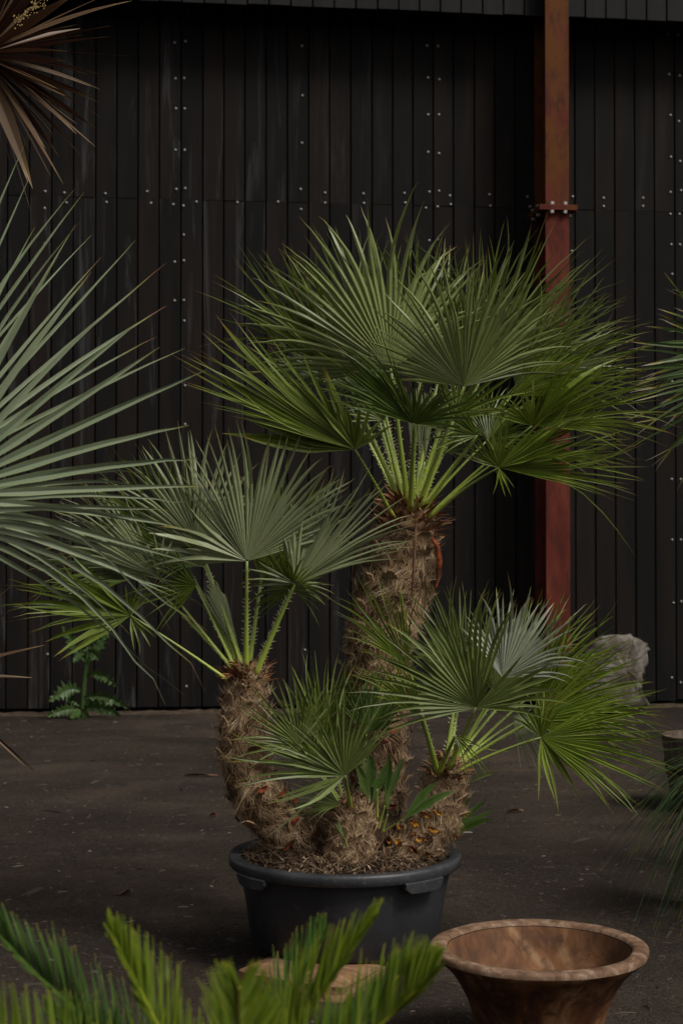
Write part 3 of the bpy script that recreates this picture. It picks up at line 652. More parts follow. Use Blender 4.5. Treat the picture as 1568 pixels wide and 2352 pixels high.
# left stem
bL = lambda x, y, o=0.0: P(x, y, 5.56 + o)
F(palm, 459, 1254, 5.75, 104, -8, 6, 315, 150, 24, 'leaf_grey', -1, bL(562, 1545, .04), rf=.42)
F(palm, 364, 1327, 5.68, 137, 0, 15, 325, 58, 20, 'leaf_grey', -1, bL(545, 1552, .02), rise=.1, rf=.42, wide=1.6, extra=[(95, 10, 0, 110, 60, 5, 1.2)])
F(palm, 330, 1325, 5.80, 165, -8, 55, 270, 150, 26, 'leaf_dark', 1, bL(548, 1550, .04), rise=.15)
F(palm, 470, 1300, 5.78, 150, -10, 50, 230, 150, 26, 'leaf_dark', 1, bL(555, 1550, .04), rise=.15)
F(palm, 300, 1414, 5.50, 168, 6, 20, 300, 38, 14, 'leaf_green', 1, bL(522, 1562, -.02), rise=.12, short=.2, vee=.1, wide=2.0, extra=[(142, 4, 10, 230, 24, 4, 2.0), (205, 10, 30, 210, 30, 3, 1.5), (75, 15, 0, 90, 60, 5, 1.2), (300, 10, 20, 90, 60, 4, 1.1)])
F(palm, 567, 1289, 5.45, 74, 6, 0, 345, 120, 22, 'leaf_grey', -1, bL(565, 1542, -.02), rf=.44, short=.12, vee=.12, extra=[(160, 10, 0, 245, 46, 5, 1.3)])
F(palm, 678, 1341, 5.48, 50, 4, -10, 340, 62, 18, 'leaf_grey', -1, bL(585, 1555, -.03), rise=.3, short=.15, vee=.1, wide=1.6, extra=[(95, 10, 0, 220, 22, 4, 1.8), (165, 14, 0, 120, 44, 4, 1.2), (-12, 10, 0, 100, 40, 4, 1.1)])
F(palm, 668, 1353, 5.52, 110, 25, -40, 140, 250, 24, 'leaf_green', 1, bL(583, 1555, -.02), rise=.3)
F(palm, 552, 1505, 5.64, 108, -4, 40, 215, 26, 10, 'leaf_grey', -1, bL(560, 1555, .02), rf=.85, jit=.3, vee=.1)
F(palm, 600, 1330, 5.70, 66, -12, -10, 330, 90, 20, 'leaf_green', 1, bL(570, 1545, .03))
F(palm, 430, 1300, 5.82, 122, -8, 8, 330, 80, 20, 'leaf_green', 1, bL(555, 1545, .05), wide=1.3)
F(palm, 450, 1345, 5.66, 178, 0, 10, 170, 120, 11, 'leaf_green', 1, bL(548, 1552, .03), rf=.25, rise=.12)
# right stem
bR = lambda x, y, o=0.0: P(x, y, 5.50 + o)
F(palm, 1062, 1555, 5.72, 100, -8, 10, 255, 120, 28, 'leaf_grey', 1, bR(1028, 1760, .04))
F(palm, 1175, 1590, 5.72, 42, -8, -25, 300, 110, 26, 'leaf_green', 1, bR(1035, 1760, .04))
F(palm, 1140, 1600, 5.70, 66, -8, -10, 255, 120, 24, 'leaf_grey', 1, bR(1033, 1760, .04))
F(palm, 937, 1530, 5.45, 128, 4, 25, 262, 70, 14, 'leaf_green', 1, bR(1005, 1775, -.02))
F(palm, 965, 1645, 5.36, 132, 8, 30, 205, 62, 11, 'leaf_bright', 1, bR(1006, 1778, -.05), short=.2)
F(palm, 1220, 1656, 5.52, 22, 2, -15, 305, 105, 22, 'leaf_bright', 1, bR(1042, 1768, .0), short=.2)
F(palm, 1215, 1600, 5.68, 34, -4, -15, 290, 70, 16, 'leaf_bright', 1, bR(1042, 1766, .04), short=.2)
F(palm, 1250, 1645, 5.60, 8, -6, -20, 285, 80, 18, 'leaf_bright', 1, bR(1042, 1768, .02))
F(palm, 1241, 1694, 5.42, -6, 10, -20, 312, 76, 16, 'leaf_bright', 1, bR(1045, 1775, -.03), rise=.2, short=.15, vee=.1, extra=[(-62, 15, -10, 165, 70, 7, 1.0), (-32, 15, -10, 250, 30, 5, 1.4), (100, 10, -10, 120, 90, 8, 1.1)])
F(palm, 1153, 1556, 5.48, 66, 0, -6, 240, 130, 20, 'leaf_silver', -1, bR(1035, 1762, .0), rf=.46, vee=.1)
F(palm, 1180, 1660, 5.66, -5, -10, -50, 150, 170, 22, 'leaf_grey', -1, bR(1040, 1765, .03))
F(palm, 1092, 1626, 5.32, 130, 14, 10, 335, 120, 18, 'leaf_grey', 1, bR(1030, 1765, -.04), short=.15, rf=.38, vee=.15, extra=[(20, 10, -20, 215, 56, 8, 1.5), (88, 25, 10, 150, 50, 8, 1.4)])
F(palm, 1045, 1690, 5.3, -42, 5, 10, 120, 60, 6, 'leaf_bright', 1, bR(1008, 1775, -.06), rf=.2, short=.1)
F(palm, 1045, 1605, 5.6, 158, 0, 10, 190, 90, 10, 'leaf_grey', 1, bR(1022, 1765, .02), rf=.25)
# small central shoot
bM = lambda x, y, o=0.0: P(x, y, 5.40 + o)
F(palm, 750, 1705, 5.62, 99, -6, 8, 240, 90, 16, 'leaf_green', 1, bM(795, 1860, .05), pet=(.008, .004))
F(palm, 842, 1686, 5.52, 78, 0, 0, 172, 112, 22, 'leaf_young', 1, bM(822, 1862, .03), pet=(.008, .004), rf=.5)
F(palm, 688, 1710, 5.48, 118, 4, 6, 190, 160, 17, 'leaf_grey', 1, bM(790, 1862, .02), pet=(.008, .004), rf=.3)
F(palm, 735, 1770, 5.50, 92, 0, 10, 235, 110, 17, 'leaf_green', 1, bM(795, 1862, .03), pet=(.008, .004), rf=.3)
F(palm, 792, 1782, 5.26, 84, 10, 6, 275, 62, 11, 'leaf_grey', 1, bM(806, 1858, -.02), pet=(.009, .005), rf=.28, short=.15, vee=.1, wide=1.2, extra=[(166, 10, 0, 290, 30, 7, 2.0), (132, 14, 0, 215, 36, 5, 1.4), (212, 18, 20, 210, 36, 4, 1.3), (46, 8, 0, 200, 12, 2, 1.6)])
F(palm, 780, 1848, 5.36, 172, 10, 20, 150, 80, 14, 'leaf_grey', 1, bM(800, 1868, -.01), pet=(.006, .004), rf=.3)
# broad young leaves at the foot
yk = dict(rf=.55, fold=.18, jit=.35, taper=2.2, pet=(.005, .003), spines=False, short=.15)
F(palm, 853, 1848, 5.40, 92, 4, 10, 130, 58, 3, 'leaf_young', 1, P(850, 1900, 5.42), **yk)
F(palm, 884, 1850, 5.38, 74, 4, -20, 138, 30, 2, 'leaf_young', 1, P(868, 1905, 5.40), **yk)
F(palm, 866, 1812, 5.32, 92, 10, 0, 30, 120, 7, 'leaf_young', 1, P(866, 1880, 5.34), **yk)
F(palm, 926, 1882, 5.24, 41, 6, -8, 140, 34, 2, 'leaf_young', 1, P(880, 1912, 5.28), **yk)
F(palm, 890, 1870, 5.28, 95, 4, 30, 70, 14, 2, 'leaf_young', 1, P(878, 1912, 5.30), **yk)
F(palm, 790, 1925, 5.22, 118, 4, 25, 45, 24, 2, 'leaf_young', 1, P(796, 1945, 5.24), **yk)
F(palm, 1025, 1925, 5.68, 38, -4, -20, 135, 50, 4, 'leaf_young', 1, P(985, 1960, 5.64), **yk)
F(palm, 1072, 1800, 5.66, 27, 0, -30, 80, 26, 4, 'leaf_grey', 1, P(1040, 1850, 5.6), **yk)

# ------------------------------------------------------------------ tub, mulch, timber under the tub
ro = 265.5 * px(DP); rb = 241 * px(DP); rbot = 214 * px(DP); PBZ = 0.06
tub = empty('plant_tub', (potc.x, potc.y, PBZ)); tagp(tub, 'large round black plastic plant tub with moulded lifting handles', 'plant tub')
c0 = (potc.x, potc.y, 0)
mb = MB(); lathe(mb, [(0.0, PBZ), (rbot - .01, PBZ), (rbot, PBZ + .012), (rbot + (rb - rbot) * .5, (PBZ + RIMZ) / 2), (rb, RIMZ - .05), (rb + .001, RIMZ - .02)], c0, 64)
mb.build('body', M['pot'], tub, True)
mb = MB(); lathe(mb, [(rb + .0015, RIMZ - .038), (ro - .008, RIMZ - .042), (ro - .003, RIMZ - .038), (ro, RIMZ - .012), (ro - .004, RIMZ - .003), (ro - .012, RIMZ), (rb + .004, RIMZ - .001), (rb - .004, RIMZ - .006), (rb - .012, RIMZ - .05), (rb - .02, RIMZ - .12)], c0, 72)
mb.build('rim', M['potrim_highlit'], tub, True)
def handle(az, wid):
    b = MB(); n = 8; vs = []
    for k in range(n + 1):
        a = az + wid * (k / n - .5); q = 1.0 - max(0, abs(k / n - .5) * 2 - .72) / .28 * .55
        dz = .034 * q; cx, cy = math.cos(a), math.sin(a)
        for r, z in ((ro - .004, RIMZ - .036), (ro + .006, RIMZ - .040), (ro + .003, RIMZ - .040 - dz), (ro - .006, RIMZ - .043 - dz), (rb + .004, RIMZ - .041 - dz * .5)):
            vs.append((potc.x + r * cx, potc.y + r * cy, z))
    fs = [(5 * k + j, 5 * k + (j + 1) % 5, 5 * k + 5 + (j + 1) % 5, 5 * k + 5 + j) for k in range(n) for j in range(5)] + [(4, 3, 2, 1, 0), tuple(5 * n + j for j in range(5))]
    b.add(vs, fs); b.build('handle', M['potrim_highlit'], tub)
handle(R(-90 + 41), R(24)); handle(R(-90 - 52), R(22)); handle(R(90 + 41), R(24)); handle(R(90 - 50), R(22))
# soil and mulch inside the tub
mb = MB(); vs = [(potc.x, potc.y, RIMZ + .015)]; fs = []; K = 40; rr = [.06, .12, .18, .24, .29, .335, rb - .014]
for i, r in enumerate(rr):
    for k in range(K):
        a = 2 * math.pi * k / K; vs.append((potc.x + r * math.cos(a), potc.y + r * math.sin(a), RIMZ - .018 + .04 * (1 - (r / rb) ** 2) + G(0, .005)))
fs += [(0, 1 + k, 1 + (k + 1) % K) for k in range(K)]
for i in range(len(rr) - 1):
    fs += [(1 + i * K + k, 1 + (i + 1) * K + k, 1 + (i + 1) * K + (k + 1) % K, 1 + i * K + (k + 1) % K) for k in range(K)]
mb.add(vs, fs)
tagp(mb.build('potting_soil', M['soil'], smooth=True), 'dark potting soil filling the black tub', 'soil', kind='stuff')
mb = MB()
for i in range(5200):
    r = (rb - .02) * math.sqrt(rng.random()); a = U(0, 2 * math.pi)
    x, y = potc.x + r * math.cos(a), potc.y + r * math.sin(a); z = RIMZ - .016 + .042 * (1 - (r / rb) ** 2) + U(0, .022) * (1 - .6 * r / rb)
    if x - potc.x > .2 and rng.random() < .7: continue
    p = Vector((x, y, z)); h = U(0, 2 * math.pi); d = Vector((math.cos(h), math.sin(h), G(.05, .25))).normalized(); l = U(.02, .075); w = U(.0008, .003)
    s = d.cross(Vector((0, 0, 1))).normalized() * w; q = p + d * l * .5 + Vector((0, 0, U(0, .008))); e = p + d * l - Vector((0, 0, U(0, .01)))
    mb.add([p - s, p + s, q + s, q - s, e], [(0, 1, 2, 3), (3, 2, 4)], r=min(1, max(0, G(.45, .25))))
tagp(mb.build('straw_mulch', M['mulch']), 'dry brown fibrous mulch strewn over the soil in the tub', 'mulch', kind='stuff')

def wedge_block(name, cx, cy, L, W, H, rz, label, mat='sawn'):
    b = MB(); ns = 9; vs = []
    for i in range(ns):
        x = -L / 2 + L * i / (ns - 1); en = 1 - (0.12 if i in (0, ns - 1) else 0)
        for y, z in ((-W / 2, 0), (-W / 2 + .004, H * .35), (-W / 2, H * .82), (-W / 2 + .014, H), (W / 2 - .012, H), (W / 2, H * .8), (W / 2, 0)):
            vs.append((x + G(0, .003), y * en + G(0, .003), z - (0.012 if (i in (0, ns - 1) and z == H) else 0)))
    fs = [(7 * i + k, 7 * i + (k + 1) % 7, 7 * i + 7 + (k + 1) % 7, 7 * i + 7 + k) for i in range(ns - 1) for k in range(7)] + [tuple(range(7))[::-1], tuple(7 * (ns - 1) + k for k in range(7))]
    b.add(vs, [f[::-1] for f in fs]); o = b.build(name, M[mat]); o.location = (cx, cy, 0); o.rotation_euler = (0, 0, rz); return tagp(o, label, 'timber')
wedge_block('timber_block', -0.10, 5.27, 0.40, 0.33, 0.058, R(-30), 'tan sawn timber slab lying under the front of the black tub')
wedge_block('timber_block', potc.x + .10, 5.74, 0.46, 0.2, 0.058, R(8), 'timber slab under the back of the black tub')

# ------------------------------------------------------------------ turned wooden bowl, front right
DB = 4.5
bc = P(1237, 2170, DB); rz_ = bc.z; rB = 247 * px(DB)
wob = lambda a, z: 1 + .0025 * math.sin(23 * a + z * 40) * .4 + .0015 * math.sin(14 * a + 2) + .012 * math.sin(2 * a + .6) + .006 * math.sin(5 * a) + .004 * math.sin(9 * a + 1)
bowl = empty('wooden_planter', (bc.x, bc.y, 0)); tagp(bowl, 'wide turned wooden mortar bowl with flared body and thick pale rim', 'planter')
mb = MB(); prof = [(0.0, 0.0), (.165, 0.0), (.172, .012), (.175, .05), (.180, rz_ - .245), (.189, rz_ - .20), (.204, rz_ - .155), (.225, rz_ - .112), (.250, rz_ - .075), (.276, rz_ - .046), (.298, rz_ - .029), (rB - .003, rz_ - .020), (rB, rz_ - .015)]
lathe(mb, prof, (bc.x, bc.y, 0), 80, wob); mb.t = [0.0] * len(mb.v); mb.build('outer_body', M['wood'], bowl, True)
mb = MB(); lathe(mb, [(rB + .0008, rz_ - .017), (rB + .001, rz_ - .008), (rB - .004, rz_ - .001), (rB - .012, rz_ + .002), (rB - .036, rz_ + .0005), (rB - .044, rz_ - .002), (rB - .048, rz_ - .010)], (bc.x, bc.y, 0), 80, wob)
mb.t = [U(.25, .6) for _ in mb.v]; mb.build('rim', M['rimwood'], bowl, True)
mb = MB(); lathe(mb, [(rB - .0495, rz_ - .0115), (rB - .064, rz_ - .05), (rB - .09, rz_ - .11), (rB - .13, rz_ - .16), (rB - .19, rz_ - .20), (.06, rz_ - .215), (0.0, rz_ - .217)], (bc.x, bc.y, 0), 80, wob)
mb.t = [0.10] * len(mb.v); mb.build('hollow', M['wood'], bowl, True)

# ------------------------------------------------------------------ weathered stave tub at the right edge
DT = 8.65
tc_ = P(1622, 1688, DT); rT = 102 * px(DT); hT = tc_.z
st = empty('stave_tub', (tc_.x, tc_.y, 0)); tagp(st, 'weathered grey wooden stave tub with rusty hoop at the right edge', 'tub')
NS = 18; b = MB(); n = 3; vs = []
half = math.pi / NS * .985
for z, r in ((0.0, rT * .74), (hT * .5, rT * .9), (hT, rT)):
    for a in (-half, 0, half):
        vs += [(r * math.cos(a), r * math.sin(a), z), ((r - .035) * math.cos(a), (r - .035) * math.sin(a), z)]
fs = []
for i in range(2):
    for k in range(2):
        a = i * 6 + k * 2; fs += [(a, a + 2, a + 8, a + 6), (a + 1, a + 7, a + 9, a + 3)]
    fs += [(i * 6, i * 6 + 6, i * 6 + 7, i * 6 + 1), (i * 6 + 4, i * 6 + 5, i * 6 + 11, i * 6 + 10)]
fs += [(12, 14, 15, 13), (14, 16, 17, 15)]
b.add(vs, fs); sm = b.mesh('stave', M['stave'])
for k in range(NS):
    o = bpy.data.objects.new('stave', sm); col.objects.link(o); o.parent = st; o.rotation_euler = (0, 0, 2 * math.pi * k / NS)
for z0, z1 in ((hT * .50, hT * .66), (hT * .12, hT * .24)):
    q = lambda z: rT * (.74 + .26 * (z / hT) ** .85) + .007
    mb = MB(); lathe(mb, [(q(z0) - .012, z0), (q(z0), z0), (q(z1), z1), (q(z1) - .012, z1)], (tc_.x, tc_.y, 0), 40); mb.build('hoop', M['hoop'], st, True)
mb = MB(); lathe(mb, [(0, .06), (rT * .76 - .02, .06)], (tc_.x, tc_.y, 0), 24); mb.build('bottom', M['stave'], st)

# ------------------------------------------------------------------ blue-grey fan palm, left edge
DQ = 4.0
bp = empty('blue_fan_palm', (P(-420, 1500, DQ + .1).x, DQ + .1, 0)); tagp(bp, 'blue grey fan palm with long stiff fronds reaching in from the left edge', 'palm')
tb = P(-430, 1330, DQ + .1)
mb = MB(); tube(mb, spline([Vector((bp.location.x, DQ + .1, 0)), Vector((bp.location.x - .02, DQ + .1, .7)), tb], 16), [.16] * 14 + [.13, .09], 16, bump=.08); mb.build('trunk', M['bark'], bp, True)
bk = dict(base=tb, pet=(.018, .009), rise=.2, cup=.06, fold=.42, taper=1.9)
F(bp, -190, 1100, DQ + .38, 55, -4, -10, 760, 62, 12, 'leaf_blue', 1, rf=.34, droop=.02, short=.12, jit=.5, wide=.62, vee=.1, **bk)
F(bp, -230, 1040, DQ + .5, 74, -8, 0, 790, 50, 11, 'leaf_blue', 1, rf=.34, droop=.02, short=.1, jit=.5, wide=.6, vee=.1, **bk)
F(bp, -150, 1160, DQ + .26, -2, -4, 16, 600, 50, 8, 'leaf_blue', 1, rf=.34, droop=.10, short=.12, jit=.6, wide=.7, vee=.1, **bk)
F(bp, -160, 1140, DQ, 26, 6, -6, 690, 100, 13, 'leaf_blue', 1, rf=.36, droop=.04, short=.08, jit=.35, wide=.72, vee=.08, **bk)
F(bp, -170, 1190, DQ - .05, -8, 8, 20, 650, 42, 7, 'leaf_blue', 1, rf=.34, droop=.28, short=.06, jit=.6, wide=.75, vee=.1, **bk)

# ------------------------------------------------------------------ dark fan palm, right edge
DR = 6.6
rp = empty('green_fan_palm', (P(1960, 1500, DR).x, DR, 0)); tagp(rp, 'dark green fan palm with brown tipped fronds at the right edge', 'palm')
tb = P(1960, 1000, DR)
mb = MB(); tube(mb, spline([Vector((rp.location.x, DR, 0)), Vector((rp.location.x + .03, DR, 1.1)), tb], 16), [.13] * 14 + [.12, .08], 16, bump=.08); mb.build('trunk', M['bark'], rp, True)
rk = dict(base=tb, pet=(.014, .007), fold=.5, taper=3.2, cup=.06, vee=.1, wide=.9)
F(rp, 1735, 800, DR, 180, 5, 25, 275, 150, 18, 'leaf_right', 1, rf=.4, droop=.03, short=.1, **rk)
F(rp, 1745, 850, DR - .15, 213, 8, 12, 330, 100, 16, 'leaf_right', 1, rf=.4, droop=.06, short=.12, **rk)
F(rp, 1760, 820, DR + .2, 195, -5, 30, 290, 100, 14, 'leaf_right', 1, rf=.4, droop=.06, short=.12, **rk)

# ------------------------------------------------------------------ strap-leaved plants (reddish cordylines, grass tree)
def blade(mb, p, d, L, w, droop, rv, fold=.35, n=9, tw=0.0, base=.35):
    d = d.normalized(); sd0 = d.cross(Vector((0, 0, 1)))
    if sd0.length < .05: sd0 = Vector((1, 0, 0))
    sd0.normalize(); sd0 = Quaternion(d, tw) @ sd0; up = sd0.cross(d)
    vs, ts, es = [], [], []
    for i in range(n):
        t = i / (n - 1); ww = w * (base + (1 - base) * min(1, t / .45)) * (1 - max(0, (t - .45) / .55) ** 1.6) + .0006
        q = p + d * (L * t) - Vector((0, 0, 1)) * (droop * L * t * t)
        vs += [q - sd0 * ww, q - up * ww * fold, q + sd0 * ww]; ts += [t] * 3; es += [1, 0, 1]
    mb.add(vs, [f for k in range(n - 1) for f in ((3 * k, 3 * k + 3, 3 * k + 4, 3 * k + 1), (3 * k + 1, 3 * k + 4, 3 * k + 5, 3 * k + 2))], t=ts, e=es, r=rv)
def cordyline(name, cx, cy, d, tips, label, trunk_x, rnd_n=0, Lr=(230, 330), ang=(-80, 60)):
    c = P(cx, cy, d); th = empty(name, (P(trunk_x, cy, d).x, d, 0)); tagp(th, label, 'cordyline')
    mb = MB(); tube(mb, spline([Vector((th.location.x, d, 0)), Vector((th.location.x, d, c.z * .6)), c], 14), [.05] * 12 + [.045, .03], 10, bump=.08); mb.build('trunk', M['bark'], th, True)
    def one(vec, L, w, dr, tw):
        b = MB(); blade(b, c + vec.normalized() * .02, vec, L, w, dr, rng.random(), tw=tw); b.build('leaf', M['leaf_red'], th)
    for tx, ty, w, dd in tips:
        e = P(tx, ty, d + dd); v = e - c; dr = U(.04, .16); L = v.length
        v2 = v + Vector((0, 0, dr * L)); one(v2, v2.length, w * px(d), dr * L / v2.length, U(-.9, .9))
    for i in range(rnd_n):
        a = R(U(*ang)); L = U(*Lr) * px(d); v = Vector((math.cos(a), G(0, .45), math.sin(a)))
        one(v, L, U(6, 11) * px(d), U(.02, .2), U(-1.2, 1.2))
    return th, c
th, cc = cordyline('cordyline', -45, 128, 6.0,
 [(293, 7, 10, 0), (240, 86, 11, -.1), (245, 62, 6, .1), (286, 130, 5, .2), (218, 170, 10, -.1), (218, 232, 12, 0), (209, 289, 10, .1), (210, 330, 8, -.1), (176, 348, 9, .1), (140, 415, 15, -.25), (72, 425, 17, -.3), (128, 350, 9, .05), (168, 278, 10, .1), (125, 320, 6, .2), (165, -8, 14, -.1), (232, -6, 10, .05), (110, 395, 10, .2), (40, 430, 11, .1), (120, 200, 9, -.3), (150, 120, 10, -.3)],
 'reddish brown cordyline with long strap leaves at the top left', -60, 46, (190, 320), (-85, 70))
mb = MB()
for k in range(90):
    s = rng.random(); q = P(35 + 62 * s + G(0, 7), 55 - 55 * s + G(0, 7), 5.85 + G(0, .03)); r = U(.0022, .0045)
    mb.add([q + Vector(v) * r for v in ((1, 0, 0), (-1, 0, 0), (0, 1, 0), (0, -1, 0), (0, 0, 1), (0, 0, -1))], [(0, 2, 4), (2, 1, 4), (1, 3, 4), (3, 0, 4), (2, 0, 5), (1, 2, 5), (3, 1, 5), (0, 3, 5)])
mb.build('flower_spray', M['seed'], th)['kind'] = 'stuff'
cordyline('cordyline', -190, 1560, 5.0, [(24, 1350, 6, 0), (28, 1403, 5, .1), (90, 1486, 8, 0), (60, 1558, 5, .1), (46, 1752, 6, 0), (82, 1777, 5, .1), (-20, 1450, 8, 0), (-20, 1650, 8, 0)],
 'low cordyline showing only thin dark red leaf tips at the left edge', -200, 14, (110, 180), (-40, 60))
# grass tree, lower right edge
gc = P(1715, 1740, 6.2); gt = empty('grass_tree', (gc.x, 6.2, 0)); tagp(gt, 'dark green plant with fine drooping grassy leaves at the right edge', 'plant')
mb = MB(); tube(mb, [Vector((gc.x, 6.2, 0)), Vector((gc.x, 6.2, gc.z * .6)), gc], [.09, .08, .06], 10, bump=.06); mb.build('trunk', M['bark'], gt, True)
mb = MB()
for i in range(260):
    a = R(U(110, 270)); el = R(U(-60, 25)); v = Vector((math.cos(a) * math.cos(el), math.sin(a) * math.cos(el) * -1, math.sin(el)))
    blade(mb, gc + v * .03, v, U(190, 400) * px(6.2), U(.0018, .0034), U(.3, 1.0), rng.random(), n=9, base=.9)
for tx, ty in ((1508, 1571), (1516, 1643), (1535, 1601), (1476, 1851), (1482, 1915), (1495, 1930), (1466, 1795), (1527, 1998), (1540, 2090), (1519, 1975)):
    v = P(tx, ty, 6.1) - gc; L = v.length; dr = .28; blade(mb, gc, v + Vector((0, 0, dr * L)), L * 1.03, .0035, dr, .7, n=10, base=.9)
mb.build('foliage', M['leaf_grass'], gt)['kind'] = 'stuff'

# ------------------------------------------------------------------ thistle at the wall foot
DW = 13.05
ZP = lambda x, y: P(62.7 + .2 * x, 1380 + .2 * y, DW)
tf = P(189, 1634, DW); ths = empty('thistle', (tf.x, DW, 0)); tagp(ths, 'spiny green thistle weed growing at the foot of the wall', 'weed')
mb = MB(); tube(mb, spline([Vector((tf.x, DW, 0)), ZP(650, 1000), ZP(680, 750), ZP(695, 530)], 12), [.022] * 6 + [.02, .02, .018, .016, .012, .008], 8); mb.build('stem', M['leaf_thistle'], ths, True)
for pts, w, dp in ((((690, 700), (560, 520), (430, 285)), .055, -.08), (((710, 720), (800, 520), (945, 315)), .055, .05), (((690, 860), (860, 790), (1055, 985)), .05, -.06), (((620, 1040), (500, 950), (280, 1140)), .075, -.1), (((640, 1120), (900, 1020), (1205, 1250)), .045, -.05),
                   (((640, 1230), (880, 1180), (1110, 1300)), .055, -.15), (((600, 1240), (440, 1225), (255, 1310)), .05, -.1), (((610, 1210), (520, 1110), (380, 1130)), .03, .02), (((690, 560), (600, 600), (560, 700)), .04, -.1), (((700, 560), (800, 600), (850, 670)), .04, -.1), (((640, 1240), (800, 1130), (1060, 1180)), .05, .05), (((620, 1250), (680, 1280), (760, 1310)), .05, -.18), (((620, 1250), (590, 1290), (540, 1310)), .045, -.18)):
    q = [ZP(*p) for p in pts]; q[1].y += dp * .5; q[2].y += dp; c = bez(q[0], q[1] * 1.0, q[2], 22); b = MB(); vs = []; es = []
    for i, p in enumerate(c):
        t = i / 21; d = (c[min(i + 1, 21)] - c[max(i - 1, 0)]).normalized(); x = d.cross(Vector((0, 1, 0))).normalized()
        env = w * min(1, t * 2.6 + .1) * (1 - t ** 3) ; lobe = (1.0 if i % 3 == 1 else (.38 if i % 3 == 0 else .55)) * U(.8, 1.15)
        f = env * lobe * 1.25 + .005
        vs += [p - x * f + Vector((0, -.02 * f / w + G(0, .006), 0)) + d * f * .35, p, p + x * f + Vector((0, -.02 + G(0, .006), 0)) + d * f * .35]; es += [1, 0, 1]
    b.add(vs, [(3 * i + k, 3 * i + 3 + k, 3 * i + 4 + k, 3 * i + 1 + k) for i in range(21) for k in range(2)], e=[0] * len(vs), r=rng.random())
    b.build('leaf', M['leaf_thistle'], ths)

# ------------------------------------------------------------------ cycad in the foreground
DC = 2.35
cyc = empty('cycad', (P(520, 2600, DC).x, DC, 0)); tagp(cyc, 'yellow green cycad with feathery arching fronds in the blurred foreground', 'cycad')
cz = P(520, 2640, DC).z
mb = MB(); tube(mb, [Vector((cyc.location.x, DC, 0)), Vector((cyc.location.x, DC, cz * .6)), Vector((cyc.location.x, DC, cz))], [.12, .13, .08], 16, bump=.1); mb.build('trunk', M['bark'], cyc, True)
def pinnate(pts, rows, mat, n=60, w=3.3, rr=4.0):
    n = int(n * 1.35)
    """pts: rachis from crown to tip (picture place, depth); rows: (angle at base, angle at tip, tilt to the camera, length) of the leaflets on each side."""
    ps = spline([P(x, y, d) for x, y, d in pts], 40)
    mb = MB()
    for (a0, a1, tl, ln, u0) in rows:
        for i in range(n):
            u = u0 + (1 - u0) * i / (n - 1); f = u * 39; j = min(int(f), 38); p = ps[j].lerp(ps[j + 1], f - j)
            d = p.y; a = R(a0 + (a1 - a0) * u + G(0, 3.4)); e = R(tl + G(0, 8))
            A, N = leaf_axes(p, math.degrees(a), math.degrees(e), 0)
            s = Quaternion(A, R(40 + G(0, 12))) @ N.cross(A); q = s.cross(A)
            L = ln * px(d) * (1 - .74 * max(0, u - .45) / .55) * U(.86, 1.12); W = w * px(d)
            vs, ts, es = [], [], []; cv = U(.02, .12)
            for k in range(7):
                t = k / 6; ww = W * (.65 + .35 * min(1, t * 4)) * (1 - max(0, (t - .35) / .65) ** 1.5) + .0004
                c = p + A * (L * t) + (ps[j + 1] - ps[j]).normalized() * (cv * L * t * t)
                vs += [c - s * ww, c + q * ww * .25, c + s * ww]; ts += [t] * 3; es += [1, 0, 1]
            mb.add(vs, [g for k in range(6) for g in ((3 * k, 3 * k + 3, 3 * k + 4, 3 * k + 1), (3 * k + 1, 3 * k + 4, 3 * k + 5, 3 * k + 2))], t=ts, e=es, r=min(1, max(0, G(.5, .25))))
    o = mb.build('frond', M[mat], cyc)
    rb_ = MB(); tube(rb_, ps, [rr * px(DC) * (1 - .55 * i / 39) for i in range(40)], 7); sub(rb_, 'rachis', M['rachis'], o, True)
c0p = (520, 2640, DC)
pinnate([(520, 2640, DC + .02), (400, 2520, DC + .05), (215, 2352, DC + .1), (105, 2255, DC + .12), (0, 2148, DC + .14), (-40, 2095, DC + .15)], [(92, 112, 10, 165, .15), (150, 135, 30, 90, .15)], 'leaf_cycad_deep', 64)
pinnate([(520, 2640, DC), (430, 2500, DC - .02), (362, 2355, DC - .05), (300, 2230, DC - .06), (252, 2140, DC - .05)], [(80, 98, 5, 172, .15), (128, 122, 35, 105, .15)], 'leaf_cycad', 62)
pinnate([(520, 2640, DC - .05), (548, 2500, DC - .25), (550, 2352, DC - .42), (549, 2268, DC - .5)], [(60, 66, 15, 195, .2), (114, 112, 15, 195, .2)], 'leaf_cycad', 58, w=3.3)
pinnate([(520, 2640, DC), (600, 2500, DC + .0), (690, 2352, DC + .02), (775, 2225, DC + .02), (855, 2112, DC + .02)], [(100, 62, 5, 190, .15), (58, 48, 20, 90, .3)], 'leaf_cycad', 64)
pinnate([(520, 2640, DC), (700, 2500, DC - .08), (876, 2352, DC - .12), (945, 2283, DC - .14), (1000, 2226, DC - .15)], [(96, 66, 5, 190, .15), (40, 38, 20, 110, .5)], 'leaf_cycad', 70)
pinnate([(520, 2640, DC + .1), (590, 2480, DC + .22), (650, 2330, DC + .3), (705, 2215, DC + .34), (745, 2140, DC + .36)], [(104, 84, 5, 150, .15), (60, 52, 10, 80, .3)], 'leaf_cycad_deep', 56)
pinnate([(520, 2640, DC + .1), (680, 2520, DC + .15), (800, 2390, DC + .2), (880, 2290, DC + .22), (930, 2215, DC + .22)], [(100, 75, 5, 140, .15), (50, 45, 10, 80, .3)], 'leaf_cycad_deep', 60)
pinnate([(520, 2640, DC), (300, 2560, DC - .1), (130, 2470, DC - .15), (-20, 2370, DC - .18), (-90, 2310, DC - .2)], [(82, 100, 5, 190, .15), (120, 130, 20, 120, .15)], 'leaf_cycad', 60)
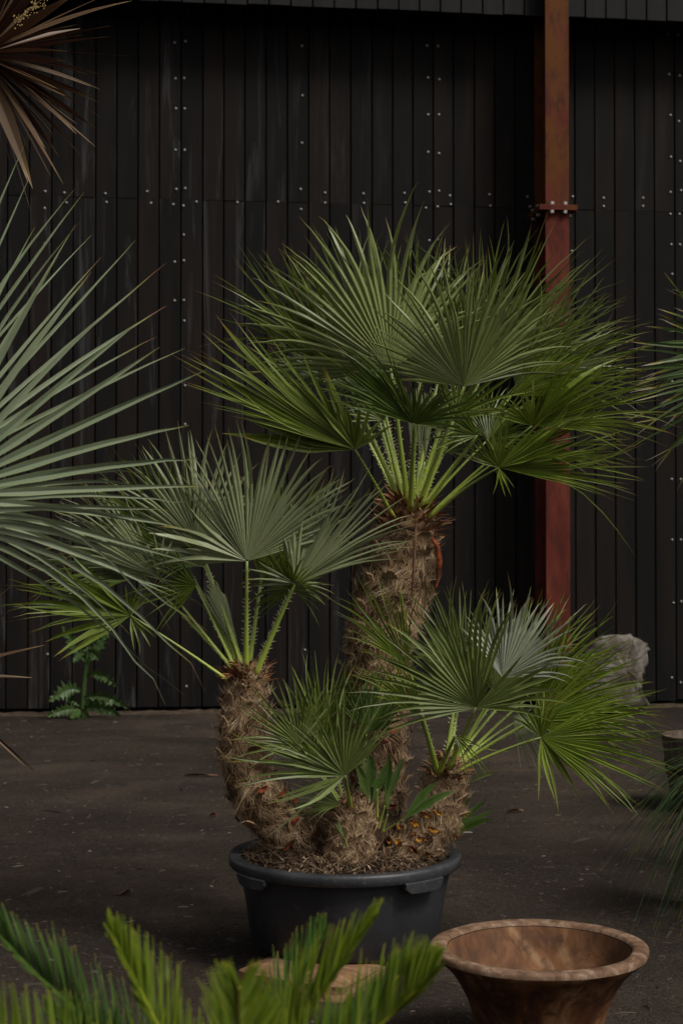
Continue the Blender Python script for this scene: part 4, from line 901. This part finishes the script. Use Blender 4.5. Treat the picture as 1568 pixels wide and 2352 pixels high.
pinnate([(520, 2640, DC), (380, 2540, DC + .0), (250, 2440, DC + .02), (170, 2370, DC + .03), (110, 2330, DC + .03)], [(75, 100, 5, 150, .15), (130, 140, 20, 100, .15)], 'leaf_cycad_deep', 52)

# ------------------------------------------------------------------ grit, chips and dead leaves on the yard
mb = MB()
for i in range(19000):
    y = 3.0 + 11.2 * rng.random() ** 1.1; x = U(-.27, .27) * y; s = min(.022, .0021 * math.exp(abs(G(0, .72)))) ; h = s * U(.25, .7)
    an = U(0, 6.28); ca, sa = math.cos(an), math.sin(an); el = U(1, 2.2) if rng.random() < .8 else U(2.5, 6)
    v = [(x + ca * s * el * dx - sa * s * dy, y + sa * s * el * dx + ca * s * dy, z) for dx, dy, z in ((-1, -.5, 0), (1, -.7, 0), (.8, .7, 0), (-.8, .6, 0), (-.4, 0, h), (.5, .1, h * .9))]
    mb.add(v, [(0, 1, 5, 4), (1, 2, 5), (2, 3, 4, 5), (3, 0, 4)], r=min(1, max(0, G(.36, .24))))
tagp(mb.build('grit', M['chip']), 'loose grit and bark chips scattered across the dark yard', 'grit', kind='stuff')
def dead_leaf(x, y, L, w, rz, label):
    d = CAMH * FPX / (y - HY); p = P(x, y, d); b = MB(); vs = []
    for i in range(6):
        t = i / 5; ww = w * math.sin(math.pi * (.05 + .9 * t)); q = -L / 2 + L * t
        vs += [(q, -ww, .012 + .012 * math.sin(t * 4)), (q, 0, .005 + .006 * t), (q, ww, .014)]
    b.add(vs, [(3 * i + k, 3 * i + 3 + k, 3 * i + 4 + k, 3 * i + 1 + k) for i in range(5) for k in range(2)])
    o = b.build('dead_leaf', M['drybrown' if w > .012 else 'sheath']); o.location = (p.x, p.y, 0.001); o.rotation_euler = (0, 0, rz); tagp(o, label, 'leaf', 'fallen dry leaves on the yard')
dead_leaf(490, 1874, .045, .011, .4, 'small orange dry leaf on the yard just left of the black tub')
dead_leaf(290, 2052, .08, .016, 1.0, 'curled brown dry leaf on the yard left of the tub, nearest the cycad')
dead_leaf(460, 1783, .22, .014, .05, 'long dark dry leaf lying flat on the yard near the left stem')
dead_leaf(1180, 1865, .12, .013, .5, 'brown dry leaf on the yard right of the tub')
